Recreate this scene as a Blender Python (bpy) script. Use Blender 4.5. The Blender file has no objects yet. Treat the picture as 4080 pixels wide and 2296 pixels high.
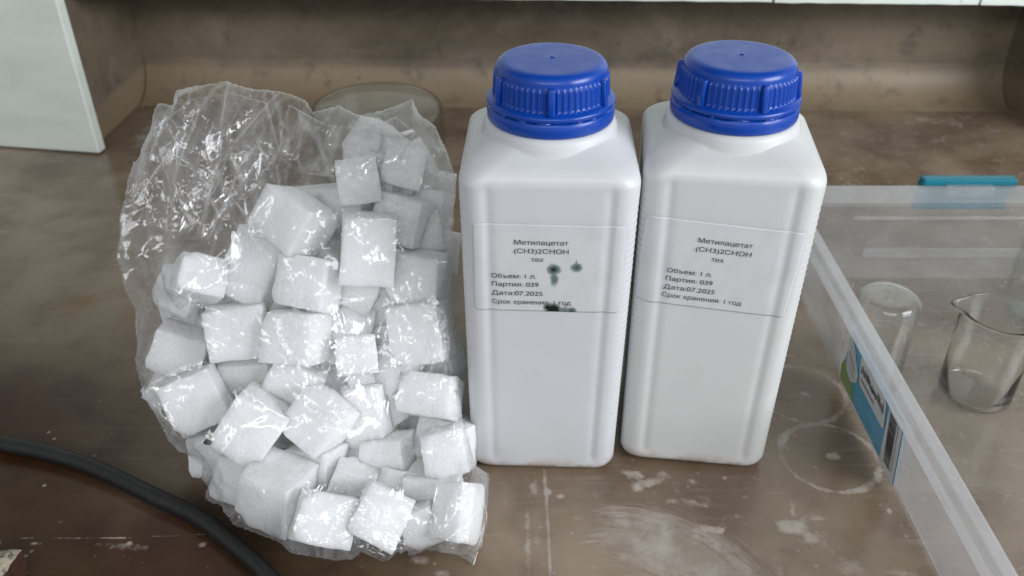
import bpy, bmesh, math, random
import numpy as np
from mathutils import Vector, Matrix, Euler, noise, geometry

D = bpy.data
scene = bpy.context.scene
COL = scene.collection
PI = math.pi
R = math.radians

# ---------------------------------------------------------------- camera
cam_data = D.cameras.new('camera')
cam = D.objects.new('camera', cam_data)
COL.objects.link(cam)
cam.location = (0.0, -0.358, 0.363)
cam.rotation_euler = (R(90 - 33.7), 0, 0)
cam_data.sensor_width = 36
cam_data.lens = 30.745
cam_data.clip_start = 0.02
cam_data.clip_end = 50
cam_data.dof.use_dof = True
cam_data.dof.focus_distance = 0.45
cam_data.dof.aperture_fstop = 11
scene.camera = cam

# ---------------------------------------------------------------- world
world = D.worlds.new('World')
scene.world = world
world.use_nodes = True
wbg = world.node_tree.nodes['Background']
wbg.inputs['Color'].default_value = (0.87, 0.90, 0.94, 1)
wbg.inputs['Strength'].default_value = 0.46


# ---------------------------------------------------------------- lamps
def area(name, loc, target, sx, sy, power, color):
    l = D.lights.new(name, 'AREA')
    l.shape = 'RECTANGLE'
    l.size, l.size_y, l.energy, l.color = sx, sy, power, color
    o = D.objects.new(name, l)
    COL.objects.link(o)
    o.location = loc
    o.rotation_euler = (Vector(target) - Vector(loc)).to_track_quat('-Z', 'Y').to_euler()
    return o


area('window_light', (1.35, -0.72, 0.78), (0.0, 0.05, 0.08), 0.9, 0.7, 24, (0.92, 0.955, 1.0))
area('room_light', (-0.15, -1.75, 1.15), (0.0, 0.1, 0.1), 1.7, 0.30, 9.5, (0.97, 0.98, 1.0))

scene.view_settings.view_transform = 'Standard'
scene.view_settings.look = 'None'
scene.view_settings.exposure = 0.18
scene.view_settings.gamma = 1.0
scene.render.engine = 'CYCLES'
cy = scene.cycles
cy.use_denoising = True
cy.max_bounces = 24
cy.transparent_max_bounces = 40
cy.transmission_bounces = 16
cy.glossy_bounces = 6
cy.diffuse_bounces = 5
cy.sample_clamp_indirect = 8
cy.caustics_reflective = False


# ---------------------------------------------------------------- helpers
def tag(o, label=None, cat=None, group=None, kind=None):
    if label: o['label'] = label
    if cat: o['category'] = cat
    if group: o['group'] = group
    if kind: o['kind'] = kind
    return o


def empty(name, loc, rz=0.0):
    o = D.objects.new(name, None)
    COL.objects.link(o)
    o.location = loc
    o.rotation_euler = (0, 0, rz)
    o.empty_display_size = 0.02
    return o


def mesh_obj(name, verts, faces, mat, parent=None, smooth=False):
    me = D.meshes.new(name)
    me.from_pydata([tuple(v) for v in verts], [], [tuple(f) for f in faces])
    me.update()
    if smooth:
        me.polygons.foreach_set('use_smooth', [True] * len(me.polygons))
    o = D.objects.new(name, me)
    COL.objects.link(o)
    if mat: me.materials.append(mat)
    if parent: o.parent = parent
    return o


def bm_obj(name, bm, mat, parent=None, smooth=False):
    me = D.meshes.new(name)
    bmesh.ops.recalc_face_normals(bm, faces=bm.faces)
    bm.to_mesh(me)
    bm.free()
    if smooth:
        me.polygons.foreach_set('use_smooth', [True] * len(me.polygons))
    o = D.objects.new(name, me)
    COL.objects.link(o)
    if mat: me.materials.append(mat)
    if parent: o.parent = parent
    return o


def add_box(bm, c, s, bev=0.0, seg=2, rot=None):
    r = bmesh.ops.create_cube(bm, size=1.0)
    vs = r['verts']
    bmesh.ops.scale(bm, vec=s, verts=vs)
    if bev > 0:
        es = list({e for v in vs for e in v.link_edges})
        q = bmesh.ops.bevel(bm, geom=es, offset=bev, segments=seg, affect='EDGES', profile=0.5)
        vs = list({v for f in q['faces'] for v in f.verts} | {v for v in vs if v.is_valid})
    if rot is not None:
        bmesh.ops.rotate(bm, verts=vs, matrix=rot, cent=(0, 0, 0))
    bmesh.ops.translate(bm, vec=c, verts=vs)
    return vs


def box_obj(name, c, s, mat, parent=None, bev=0.0):
    bm = bmesh.new()
    add_box(bm, c, s, bev)
    return bm_obj(name, bm, mat, parent)


def lathe(prof, n, closed=False):
    """rings of (r, z); returns verts, faces; r < 1e-6 makes a pole"""
    V, F, idx = [], [], []
    for r, z in prof:
        if r < 1e-6:
            idx.append([len(V)] * n)
            V.append((0, 0, z))
        else:
            idx.append(list(range(len(V), len(V) + n)))
            for k in range(n):
                a = 2 * PI * k / n
                V.append((r * math.cos(a), r * math.sin(a), z))
    m = len(prof)
    for i in range(m if closed else m - 1):
        A, Bq = idx[i], idx[(i + 1) % m]
        for k in range(n):
            k2 = (k + 1) % n
            f = []
            for q in (A[k], A[k2], Bq[k2], Bq[k]):
                if q not in f: f.append(q)
            if len(f) >= 3: F.append(f)
    return V, F


# node helpers
class NT:
    def __init__(self, name):
        self.m = D.materials.new(name)
        self.m.use_nodes = True
        self.t = self.m.node_tree
        self.n = self.t.nodes
        self.b = self.n['Principled BSDF']
        self.out = self.n['Material Output']

    def add(self, typ, **kw):
        nd = self.n.new(typ)
        for k, v in kw.items(): setattr(nd, k, v)
        return nd

    def link(self, a, b): self.t.links.new(a, b)

    def setin(self, sock, v):
        if hasattr(v, 'is_linked'): self.link(v, sock)
        else: sock.default_value = v

    def coord(self, kind='Object'):
        return self.add('ShaderNodeTexCoord').outputs[kind]

    def mapping(self, vec, scale=(1, 1, 1), rot=(0, 0, 0), loc=(0, 0, 0)):
        m = self.add('ShaderNodeMapping')
        self.link(vec, m.inputs['Vector'])
        m.inputs['Scale'].default_value = scale
        m.inputs['Rotation'].default_value = rot
        m.inputs['Location'].default_value = loc
        return m.outputs['Vector']

    def noise(self, vec, scale, detail=4, rough=0.55, dist=0.0):
        t = self.add('ShaderNodeTexNoise')
        self.link(vec, t.inputs['Vector'])
        t.inputs['Scale'].default_value = scale
        t.inputs['Detail'].default_value = detail
        t.inputs['Roughness'].default_value = rough
        t.inputs['Distortion'].default_value = dist
        return t.outputs['Fac']

    def voro(self, vec, scale, feature='F1', out='Distance'):
        t = self.add('ShaderNodeTexVoronoi', feature=feature)
        self.link(vec, t.inputs['Vector'])
        t.inputs['Scale'].default_value = scale
        return t.outputs[out]

    def math(self, op, a, b=0.5, c=0.0, clamp=False):
        t = self.add('ShaderNodeMath', operation=op, use_clamp=clamp)
        self.setin(t.inputs[0], a)
        self.setin(t.inputs[1], b)
        self.setin(t.inputs[2], c)
        return t.outputs[0]

    def ramp(self, v, lo, hi, a=0.0, b=1.0, smooth=True):
        t = self.add('ShaderNodeMapRange', interpolation_type='SMOOTHSTEP' if smooth else 'LINEAR')
        self.setin(t.inputs['Value'], v)
        t.inputs['From Min'].default_value = lo
        t.inputs['From Max'].default_value = hi
        t.inputs['To Min'].default_value = a
        t.inputs['To Max'].default_value = b
        return t.outputs['Result']

    def mix(self, fac, a, b):
        t = self.add('ShaderNodeMix', data_type='RGBA')
        self.setin(t.inputs[0], fac)
        for s, v in ((t.inputs[6], a), (t.inputs[7], b)):
            if isinstance(v, tuple): s.default_value = v if len(v) == 4 else (*v, 1)
            else: self.link(v, s)
        return t.outputs[2]

    def bump(self, h, strength=0.3, dist=0.001, normal=None):
        t = self.add('ShaderNodeBump')
        self.setin(t.inputs['Height'], h)
        t.inputs['Strength'].default_value = strength
        t.inputs['Distance'].default_value = dist
        if normal is not None: self.link(normal, t.inputs['Normal'])
        return t.outputs['Normal']

    def attr(self, name):
        return self.add('ShaderNodeAttribute', attribute_name=name).outputs['Fac']

    def set(self, **kw):
        for k, v in kw.items():
            s = self.b.inputs[k]
            if isinstance(v, tuple) and len(v) == 3 and len(s.default_value) == 4: v = (*v, 1)
            self.setin(s, v)
        return self


# ---------------------------------------------------------------- materials
def mat_bench():
    t = NT('stained_bench')
    co = t.coord()
    big = t.noise(co, 5.0, 4, 0.6, 0.6)
    mid = t.noise(co, 26, 5, 0.62, 0.3)
    fine = t.noise(co, 420, 3, 0.6)
    c = t.mix(t.ramp(big, 0.34, 0.66), (0.150, 0.104, 0.068), (0.300, 0.232, 0.164))
    c = t.mix(t.ramp(mid, 0.40, 0.75, 0, 0.55), c, (0.10, 0.062, 0.040))
    lit_tone = t.attr('lit_tone')
    c = t.mix(lit_tone, t.mix(t.ramp(mid, 0.35, 0.7), (0.050, 0.024, 0.008), (0.030, 0.012, 0.005)), c)  # lower left shade put into the base colour as dark brown
    red = t.noise(t.mapping(co, loc=(3, 1, 0)), 7, 3, 0.5)
    c = t.mix(t.math('MULTIPLY', t.ramp(red, 0.50, 0.72, 0, 0.6), t.math('SUBTRACT', 1.0, t.math('MULTIPLY', lit_tone, 0.8))), c, (0.050, 0.014, 0.008))
    # dried residue: mask painted per vertex, broken up by noise
    brk = t.noise(co, 210, 6, 0.72)
    brk2 = t.noise(t.mapping(co, scale=(1, 1, 1), loc=(9, 2, 0)), 60, 5, 0.7)
    res = t.attr('residue')
    lit_tone0 = t.attr('lit_tone')
    rr = t.math('ADD', res, t.math('MULTIPLY', t.math('SUBTRACT', t.math('ADD', brk, brk2), 1.0), 0.9))
    rr = t.math('MULTIPLY', t.ramp(rr, 0.27, 0.66, 0, 1), t.ramp(res, 0.02, 0.3))
    # thin hazy smears wiped in several directions over the lighter part
    sm = 0.0
    for k, (rot, sx_, sy_) in enumerate(((28, 9, 150), (-35, 12, 210), (70, 8, 120))):
        q = t.noise(t.mapping(co, scale=(sx_, sy_, 1), rot=(0, 0, R(rot)), loc=(k * 3.1, k, 0)), 1.0, 5, 0.7, 0.4)
        q = t.math('MULTIPLY', t.ramp(q, 0.50, 0.72), t.ramp(t.noise(t.mapping(co, loc=(k * 5, 1, 0)), 11, 3), 0.45, 0.62))
        sm = q if k == 0 else t.math('MAXIMUM', sm, q)
    rr = t.math('MAXIMUM', rr, t.math('MULTIPLY', t.math('MULTIPLY', sm, lit_tone0), 0.34))
    # wiped swirl: streaks that follow circles round a point near the front edge
    vs = t.add('ShaderNodeVectorMath', operation='SUBTRACT')
    t.link(co, vs.inputs[0])
    vs.inputs[1].default_value = (0.050, -0.115, 0)
    sx = t.add('ShaderNodeSeparateXYZ')
    t.link(vs.outputs[0], sx.inputs[0])
    ang = t.math('ARCTAN2', sx.outputs['Y'], sx.outputs['X'])
    rad = t.add('ShaderNodeVectorMath', operation='LENGTH')
    t.link(vs.outputs[0], rad.inputs[0])
    cb = t.add('ShaderNodeCombineXYZ')
    t.link(t.math('MULTIPLY', ang, 3.0), cb.inputs[0])
    t.link(t.math('MULTIPLY', rad.outputs['Value'], 420.0), cb.inputs[1])
    swn = t.noise(cb.outputs[0], 1.0, 6, 0.75, 0.3)
    swl = t.noise(cb.outputs[0], 0.32, 3, 0.6)
    swirl = t.attr('swirl')
    sw = t.math('ADD', t.math('MULTIPLY', swn, 0.6), t.math('MULTIPLY', swl, 0.4))
    sw = t.ramp(t.math('ADD', sw, t.math('MULTIPLY', t.math('SUBTRACT', swirl, 0.6), 0.5)), 0.44, 0.66)
    sw = t.math('MULTIPLY', sw, t.ramp(swirl, 0.02, 0.4))
    rr = t.math('MAXIMUM', rr, t.math('MULTIPLY', sw, 0.95))
    sp = t.ramp(t.voro(t.mapping(co, loc=(1.3, .2, 0)), 75), 0.05, 0.11, 1, 0)
    sp = t.math('MULTIPLY', sp, t.ramp(t.noise(co, 9, 2), 0.48, 0.62))
    sc = t.noise(t.mapping(co, scale=(14, 260, 1), rot=(0, 0, R(24))), 1.0, 3, 0.6)
    sc = t.math('MULTIPLY', t.ramp(sc, 0.66, 0.74), t.ramp(t.noise(co, 12, 2), 0.5, 0.65))
    rr = t.math('MAXIMUM', rr, t.math('MULTIPLY', sp, 0.85))
    rr = t.math('MAXIMUM', rr, t.math('MULTIPLY', sc, 0.5))
    rcol = t.mix(t.ramp(brk2, 0.35, 0.7), (0.30, 0.25, 0.21), (0.48, 0.43, 0.38))
    c = t.mix(t.math('MULTIPLY', rr, 0.82), c, rcol)
    rust = t.attr('rust')
    c = t.mix(t.math('MULTIPLY', t.math('MULTIPLY', rust, t.ramp(mid, 0.3, 0.6)), 0.7), c, (0.22, 0.10, 0.03))
    dk = t.ramp(t.voro(t.mapping(co, loc=(.4, 3.2, 0)), 38), 0.03, 0.07, 1, 0)
    dk = t.math('MULTIPLY', dk, t.ramp(t.noise(co, 14, 2), 0.5, 0.6))
    c = t.mix(t.math('MULTIPLY', dk, 0.85), c, (0.008, 0.006, 0.005))
    rough = t.math('ADD', t.ramp(mid, 0.3, 0.7, 0.15, 0.28), t.math('MULTIPLY', rr, 0.3))
    h = t.math('ADD', t.math('MULTIPLY', fine, 0.25), t.math('ADD', t.math('MULTIPLY', mid, 0.8), t.math('MULTIPLY', rr, 0.5)))
    t.set(**{'Base Color': c, 'Roughness': rough, 'Normal': t.bump(h, 0.22, 0.0008), 'Specular IOR Level': t.ramp(lit_tone, 0, 1, 0.30, 0.60)})
    return t.m


def mat_wall():
    t = NT('stained_back_panel')
    g = t.add('ShaderNodeNewGeometry')
    co = g.outputs['Position']
    big = t.noise(t.mapping(co, scale=(0.7, 1, 1.5)), 5, 4, 0.55, 0.3)
    mid = t.noise(t.mapping(co, scale=(0.7, 1, 1.2)), 17, 6, 0.62, 0.3)
    fine = t.noise(t.mapping(co, scale=(0.5, 1, 1.3)), 60, 6, 0.7, 0.2)
    c = t.mix(t.ramp(big, 0.33, 0.68), (0.118, 0.090, 0.062), (0.215, 0.170, 0.118))
    c = t.mix(t.ramp(mid, 0.42, 0.72, 0, 0.5), c, (0.25, 0.205, 0.165))
    xyz = t.add('ShaderNodeSeparateXYZ')
    t.link(co, xyz.inputs[0])
    # brighter light on the upward-facing foot painted as a warmer band, soot above
    edge = t.math('ADD', xyz.outputs['Z'], t.math('MULTIPLY', t.math('SUBTRACT', mid, 0.5), 0.012))
    lit_band = t.ramp(edge, 0.0270, 0.0355, 1, 0)
    above = t.math('MULTIPLY', t.ramp(edge, 0.030, 0.036), t.ramp(edge, 0.040, 0.072, 1, 0))
    c = t.mix(t.math('MULTIPLY', lit_band, 0.45), c, (0.30, 0.225, 0.135))
    soot = t.math('MULTIPLY', t.ramp(fine, 0.40, 0.62), t.ramp(t.noise(t.mapping(co, loc=(3, 0, 0)), 8, 2), 0.40, 0.6))
    c = t.mix(t.math('MULTIPLY', t.math('MULTIPLY', soot, above), 0.75), c, (0.085, 0.075, 0.066))
    pale = t.noise(t.mapping(co, loc=(5, 0, 2)), 13, 6, 0.7, 0.4)
    c = t.mix(t.ramp(pale, 0.54, 0.74, 0, 0.6), c, (0.31, 0.25, 0.185))
    drk = t.ramp(t.voro(t.mapping(co, loc=(1, 0, 3)), 24), 0.03, 0.07, 1, 0)
    c = t.mix(t.math('MULTIPLY', drk, 0.6), c, (0.06, 0.05, 0.04))
    blo = t.noise(t.mapping(co, loc=(8, 0, 1)), 34, 5, 0.7, 0.2)
    c = t.mix(t.ramp(blo, 0.52, 0.75, 0, 0.75), c, (0.085, 0.068, 0.052))
    t.set(**{'Base Color': c, 'Roughness': 0.5, 'Normal': t.bump(t.math('ADD', mid, t.math('MULTIPLY', fine, 0.4)), 0.25, 0.002)})
    return t.m


def mat_enamel():
    t = NT('white_enamel_board')
    co = t.coord()
    n = t.noise(t.mapping(co, scale=(1, 1, 3)), 14, 5, 0.6)
    c = t.mix(t.ramp(n, 0.3, 0.75), (0.76, 0.82, 0.76), (0.66, 0.72, 0.67))
    hair = t.ramp(t.noise(t.mapping(co, rot=(0, R(25), 0), scale=(1, 1, 0.4)), 16, 1, 0.3, 2.2), 0.497, 0.503)
    h2 = t.math('MULTIPLY', hair, t.math('SUBTRACT', 1.0, hair))
    h2 = t.math('MULTIPLY', h2, t.ramp(t.noise(co, 11, 2), 0.54, 0.62, 0, 3.2))
    c = t.mix(t.math('MINIMUM', h2, 0.75), c, (0.16, 0.17, 0.15))
    t.set(**{'Base Color': c, 'Roughness': 0.42})
    return t.m


def mat_hdpe(tint, name):
    t = NT(name)
    co = t.coord()
    n = t.noise(co, 35, 3)
    grime = t.ramp(t.noise(t.mapping(co, loc=(2, 1, 3)), 60, 6, 0.75), 0.63, 0.74)
    low = t.add('ShaderNodeSeparateXYZ')
    t.link(co, low.inputs[0])
    foot = t.ramp(low.outputs['Z'], 0.0, 0.012, 0.8, 0.0)
    c = t.mix(t.ramp(n, 0.3, 0.7), tint, tuple(v * 0.97 for v in tint))
    c = t.mix(t.math('MULTIPLY', foot, t.ramp(t.noise(co, 90, 4), 0.42, 0.62)), c, (0.36, 0.22, 0.12))
    c = t.mix(t.math('MULTIPLY', grime, 0.18), c, (0.45, 0.36, 0.28))
    specks = t.ramp(t.voro(co, 70), 0.035, 0.06, 1, 0)
    specks = t.math('MULTIPLY', specks, t.ramp(t.noise(t.mapping(co, loc=(7, 3, 1)), 40, 2), 0.56, 0.62))
    c = t.mix(t.math('MULTIPLY', specks, 0.7), c, (0.12, 0.09, 0.07))
    t.set(**{'Base Color': c, 'Roughness': 0.36, 'Subsurface Weight': 0.35, 'Subsurface Scale': 0.008,
             'Subsurface Radius': (1.0, 0.95, 0.85), 'Specular IOR Level': 0.45,
             'Normal': t.bump(t.noise(co, 260, 3), 0.06, 0.0005)})
    return t.m


def mat_simple(name, col, rough, **kw):
    t = NT(name)
    t.set(**{'Base Color': col, 'Roughness': rough, **kw})
    return t.m


def mat_cap():
    t = NT('blue_cap_plastic')
    co = t.coord()
    dust = t.ramp(t.voro(co, 130), 0.04, 0.08, 1, 0)
    dust = t.math('MULTIPLY', dust, t.ramp(t.noise(co, 60, 2), 0.53, 0.6))
    c = t.mix(t.math('MULTIPLY', dust, 0.5), (0.0006, 0.048, 0.34), (0.07, 0.15, 0.38))
    t.set(**{'Base Color': c, 'Roughness': t.ramp(t.noise(co, 90, 3), 0.3, 0.7, 0.24, 0.36), 'Specular IOR Level': 0.5})
    return t.m


def mat_label():
    t = NT('label_paper')
    co = t.coord()
    n = t.noise(co, 70, 5, 0.65)
    c = t.mix(t.ramp(n, 0.35, 0.75), (0.60, 0.605, 0.615), (0.555, 0.56, 0.567))
    gr = t.ramp(t.noise(t.mapping(co, loc=(3, 3, 3)), 190, 5, 0.75), 0.66, 0.74)
    c = t.mix(t.math('MULTIPLY', gr, 0.55), c, (0.28, 0.22, 0.18))
    # spilled dark green ink: (x, z, rx, rz, strength)
    st = t.attr('ink_spill')
    brk = t.noise(co, 420, 4, 0.7)
    s = t.ramp(t.math('ADD', st, t.math('MULTIPLY', t.math('SUBTRACT', brk, 0.5), 0.7)), 0.25, 0.75)
    s = t.math('MULTIPLY', s, t.ramp(st, 0.02, 0.2))
    c = t.mix(s, c, t.mix(t.ramp(st, 0.75, 1.3), (0.14, 0.19, 0.165), (0.008, 0.013, 0.011)))
    t.set(**{'Base Color': c, 'Roughness': 0.5, 'Specular IOR Level': 0.3, 'Normal': t.bump(n, 0.15, 0.0004)})
    return t.m


def mat_foam():
    t = NT('white_foam')
    co = t.coord()
    oi = t.add('ShaderNodeObjectInfo')
    a = t.noise(co, 7, 6, 0.68, 0.4)
    b = t.voro(co, 13, 'SMOOTH_F1')
    c = t.mix(oi.outputs['Random'], (0.97, 0.973, 0.975), (0.96, 0.96, 0.945))
    c = t.mix(t.ramp(a, 0.55, 0.85, 0, 0.25), c, (0.88, 0.885, 0.88))
    h = t.math('ADD', t.math('MULTIPLY', a, 1.0), t.math('MULTIPLY', b, 0.5))
    t.set(**{'Base Color': c, 'Roughness': 0.85, 'Subsurface Weight': 0.9, 'Subsurface Scale': 0.014,
             'Subsurface Radius': (1, 1, 1), 'Specular IOR Level': 0.2, 'Normal': t.bump(h, 0.6, 0.0022)})
    return t.m


def mat_film(name, haze, relief=1.0, tint=(0.988, 0.99, 0.992)):
    t = NT(name)
    t.n.remove(t.b)
    co = t.coord()
    # soft buckles with fine crinkles in patches
    warp = t.noise(t.mapping(co, scale=(1, 0.55, 0.55)), 46, 4, 0.55, 0.8)
    jig = t.add('ShaderNodeVectorMath', operation='ADD')
    nz = t.add('ShaderNodeTexNoise')
    t.link(co, nz.inputs['Vector'])
    nz.inputs['Scale'].default_value = 70
    sc = t.add('ShaderNodeVectorMath', operation='SCALE')
    t.link(nz.outputs['Color'], sc.inputs[0])
    sc.inputs['Scale'].default_value = 0.008
    t.link(co, jig.inputs[0])
    t.link(sc.outputs[0], jig.inputs[1])
    jc = jig.outputs[0]
    v1 = t.voro(t.mapping(jc, scale=(1, 0.55, 0.55), rot=(0, R(20), 0)), 85, 'DISTANCE_TO_EDGE')
    v2 = t.voro(t.mapping(jc, rot=(0, R(-30), 0)), 240, 'DISTANCE_TO_EDGE')
    pm = t.ramp(t.noise(t.mapping(co, loc=(4, 2, 1)), 26, 3, 0.6), 0.47, 0.63)
    pm2 = t.ramp(t.noise(t.mapping(co, loc=(1, 7, 3)), 20, 2, 0.6), 0.48, 0.63, 0.04, 1.0)
    h = t.math('MULTIPLY', warp, 1.3)
    h = t.math('ADD', h, t.math('MULTIPLY', t.math('MULTIPLY', v1, pm2), 1.5))
    h = t.math('ADD', h, t.math('MULTIPLY', t.math('MULTIPLY', v2, pm), 0.4))
    nrm = t.bump(h, 0.80, 0.0028 * relief)
    lw = t.add('ShaderNodeLayerWeight')
    lw.inputs['Blend'].default_value = 0.5
    t.link(nrm, lw.inputs['Normal'])
    facing = lw.outputs['Facing']
    lg = t.add('ShaderNodeLayerWeight')
    lg.inputs['Blend'].default_value = 0.5
    fgeo = lg.outputs['Facing']
    tr = t.add('ShaderNodeBsdfTransparent')
    tr.inputs['Color'].default_value = (*tint, 1)
    gl = t.add('ShaderNodeBsdfGlossy')
    gl.inputs['Roughness'].default_value = 0.075
    gl.inputs['Color'].default_value = (1, 1, 1, 1)
    t.link(nrm, gl.inputs['Normal'])
    df = t.add('ShaderNodeBsdfDiffuse')
    df.inputs['Color'].default_value = (0.90, 0.91, 0.92, 1)
    tl = t.add('ShaderNodeBsdfTranslucent')
    tl.inputs['Color'].default_value = (0.90, 0.91, 0.92, 1)
    hz = t.add('ShaderNodeMixShader')
    hz.inputs[0].default_value = 0.5
    t.link(df.outputs[0], hz.inputs[1])
    t.link(tl.outputs[0], hz.inputs[2])
    # milky veils where the film is creased or seen edge on
    veil = t.noise(t.mapping(co, scale=(1, 0.30, 0.30)), 60, 5, 0.62, 0.9)
    crease = t.attr('crease')
    hf = t.math('ADD', t.ramp(veil, 0.45, 0.72, haze * 0.35, haze * 2.4), t.math('MULTIPLY', crease, 0.42))
    hf = t.math('ADD', hf, t.math('MULTIPLY', t.math('POWER', fgeo, 2.2), 0.40), clamp=True)
    m1 = t.add('ShaderNodeMixShader')
    t.link(hf, m1.inputs[0])
    t.link(tr.outputs[0], m1.inputs[1])
    t.link(hz.outputs[0], m1.inputs[2])
    gf = t.math('ADD', t.math('MULTIPLY', t.math('POWER', facing, 3.5), 0.75), 0.06, clamp=True)
    m2 = t.add('ShaderNodeMixShader')
    t.link(gf, m2.inputs[0])
    t.link(m1.outputs[0], m2.inputs[1])
    t.link(gl.outputs[0], m2.inputs[2])
    t.link(m2.outputs[0], t.out.inputs['Surface'])
    return t.m


def mat_box(name, lo, hi, col=(0.84, 0.85, 0.88, 1)):
    t = NT(name)
    t.n.remove(t.b)
    co = t.coord()
    n = t.noise(co, 60, 4, 0.6)
    nrm = t.bump(n, 0.08, 0.001)
    tr = t.add('ShaderNodeBsdfTransparent')
    tr.inputs['Color'].default_value = (0.985, 0.985, 0.985, 1)
    df = t.add('ShaderNodeBsdfDiffuse')
    df.inputs['Color'].default_value = col
    tl = t.add('ShaderNodeBsdfTranslucent')
    tl.inputs['Color'].default_value = col
    hz = t.add('ShaderNodeMixShader')
    hz.inputs[0].default_value = 0.5
    t.link(df.outputs[0], hz.inputs[1])
    t.link(tl.outputs[0], hz.inputs[2])
    gl = t.add('ShaderNodeBsdfGlossy')
    gl.inputs['Roughness'].default_value = 0.28
    t.link(nrm, gl.inputs['Normal'])
    m1 = t.add('ShaderNodeMixShader')
    t.link(t.ramp(n, 0.3, 0.7, lo, hi), m1.inputs[0])
    t.link(tr.outputs[0], m1.inputs[1])
    t.link(hz.outputs[0], m1.inputs[2])
    lw = t.add('ShaderNodeLayerWeight')
    lw.inputs['Blend'].default_value = 0.5
    m2 = t.add('ShaderNodeMixShader')
    t.link(t.math('ADD', t.math('MULTIPLY', t.math('POWER', lw.outputs['Facing'], 4.0), 0.5), 0.035, clamp=True), m2.inputs[0])
    t.link(m1.outputs[0], m2.inputs[1])
    t.link(gl.outputs[0], m2.inputs[2])
    t.link(m2.outputs[0], t.out.inputs['Surface'])
    return t.m


def mat_glass_thin():
    """thin laboratory glass: mostly clear, bending what lies behind a little, bright along its edges"""
    t = NT('thin_clear_glass')
    t.n.remove(t.b)
    lw = t.add('ShaderNodeLayerWeight')
    lw.inputs['Blend'].default_value = 0.5
    f = lw.outputs['Facing']
    tr = t.add('ShaderNodeBsdfTransparent')
    tr.inputs['Color'].default_value = (0.985, 0.995, 0.985, 1)
    rf = t.add('ShaderNodeBsdfRefraction')
    rf.inputs['IOR'].default_value = 1.18
    rf.inputs['Roughness'].default_value = 0.0
    gl = t.add('ShaderNodeBsdfGlossy')
    gl.inputs['Roughness'].default_value = 0.04
    m1 = t.add('ShaderNodeMixShader')
    m1.inputs[0].default_value = 0.06
    t.link(tr.outputs[0], m1.inputs[1])
    t.link(rf.outputs[0], m1.inputs[2])
    m2 = t.add('ShaderNodeMixShader')
    t.link(t.math('ADD', t.math('MULTIPLY', t.math('POWER', f, 6.0), 1.0), 0.035, clamp=True), m2.inputs[0])
    t.link(m1.outputs[0], m2.inputs[1])
    t.link(gl.outputs[0], m2.inputs[2])
    t.link(m2.outputs[0], t.out.inputs['Surface'])
    return t.m


def mat_glass():
    t = NT('clear_glass')
    t.set(**{'Base Color': (0.985, 0.995, 0.985), 'Roughness': 0.0, 'IOR': 1.17, 'Transmission Weight': 1.0, 'Coat Weight': 0.5, 'Coat Roughness': 0.03})
    return t.m


def mat_rubber():
    t = NT('black_rubber')
    co = t.coord()
    n = t.noise(co, 300, 4, 0.7)
    t.set(**{'Base Color': t.mix(t.ramp(t.noise(co, 70, 6, 0.75), 0.5, 0.75), t.mix(n, (0.007, 0.007, 0.007), (0.014, 0.014, 0.013)), (0.026, 0.025, 0.023)), 'Roughness': 0.5,
             'Normal': t.bump(n, 0.15, 0.0006)})
    return t.m


def mat_block():
    t = NT('chipped_painted_iron')
    co = t.coord()
    n = t.noise(co, 150, 5, 0.7)
    ch = t.attr('chipped')
    c = t.mix(t.ramp(n, 0.35, 0.7), (0.075, 0.085, 0.065), (0.16, 0.16, 0.13))
    c = t.mix(t.math('MULTIPLY', ch, t.ramp(n, 0.36, 0.5)), c, (0.40, 0.34, 0.26))
    g = t.add('ShaderNodeNewGeometry')
    sx = t.add('ShaderNodeSeparateXYZ')
    t.link(g.outputs['Normal'], sx.inputs[0])
    c = t.mix(t.ramp(sx.outputs['Z'], 0.3, 0.6, 1, 0), c, t.mix(n, (0.065, 0.022, 0.012), (0.04, 0.018, 0.012)))
    t.set(**{'Base Color': c, 'Roughness': 0.6, 'Normal': t.bump(n, 0.7, 0.003)})
    return t.m


M = dict(bench=mat_bench(), wall=mat_wall(), enamel=mat_enamel(),
         hdpe=mat_hdpe((0.61, 0.62, 0.64), 'white_bottle_plastic'),
         hdpe2=mat_hdpe((0.612, 0.62, 0.612), 'ivory_bottle_plastic'),
         cap=mat_cap(), label=mat_label(),
         ink=mat_simple('black_print', (0.012, 0.012, 0.014), 0.5),
         foam=mat_foam(), film=mat_film('clear_bag_film', 0.075), backfilm=mat_film('rear_bag_film', 0.06, 0.45), glass=mat_glass(), thinglass=mat_glass_thin(),
         box=mat_box('milky_box_plastic', 0.12, 0.17), boxfloor=mat_box('box_floor_plastic', 0.03, 0.06, (0.80, 0.76, 0.70, 1)), boxrim=mat_box('thick_box_plastic', 0.32, 0.40), rubber=mat_rubber(), block=mat_block(),
         teal=mat_simple('teal_plastic', (0.0, 0.17, 0.24), 0.35),
         crumb=mat_simple('dark_grey_crumb', (0.045, 0.05, 0.052), 0.7))
M['film_seam'] = mat_simple('seam_film', (0.62, 0.58, 0.55), 0.25)
M['paper'] = mat_simple('white_print_paper', (0.55, 0.57, 0.58), 0.5)
M['lime'] = mat_simple('lime_print', (0.22, 0.33, 0.12), 0.5)


def mat_sticker():
    t = NT('blue_sticker')
    co = t.coord()
    n = t.noise(t.mapping(co, scale=(1, 1, 2)), 180, 5, 0.7)
    c = t.mix(t.ramp(n, 0.35, 0.7), (0.075, 0.30, 0.46), (0.13, 0.41, 0.58))
    c = t.mix(t.ramp(t.noise(co, 90, 4, .6), .55, .75, 0, .6), c, (0.05, 0.18, 0.29))
    t.set(**{'Base Color': c, 'Roughness': 0.45})
    return t.m


M['sticker'] = mat_sticker()

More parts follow.
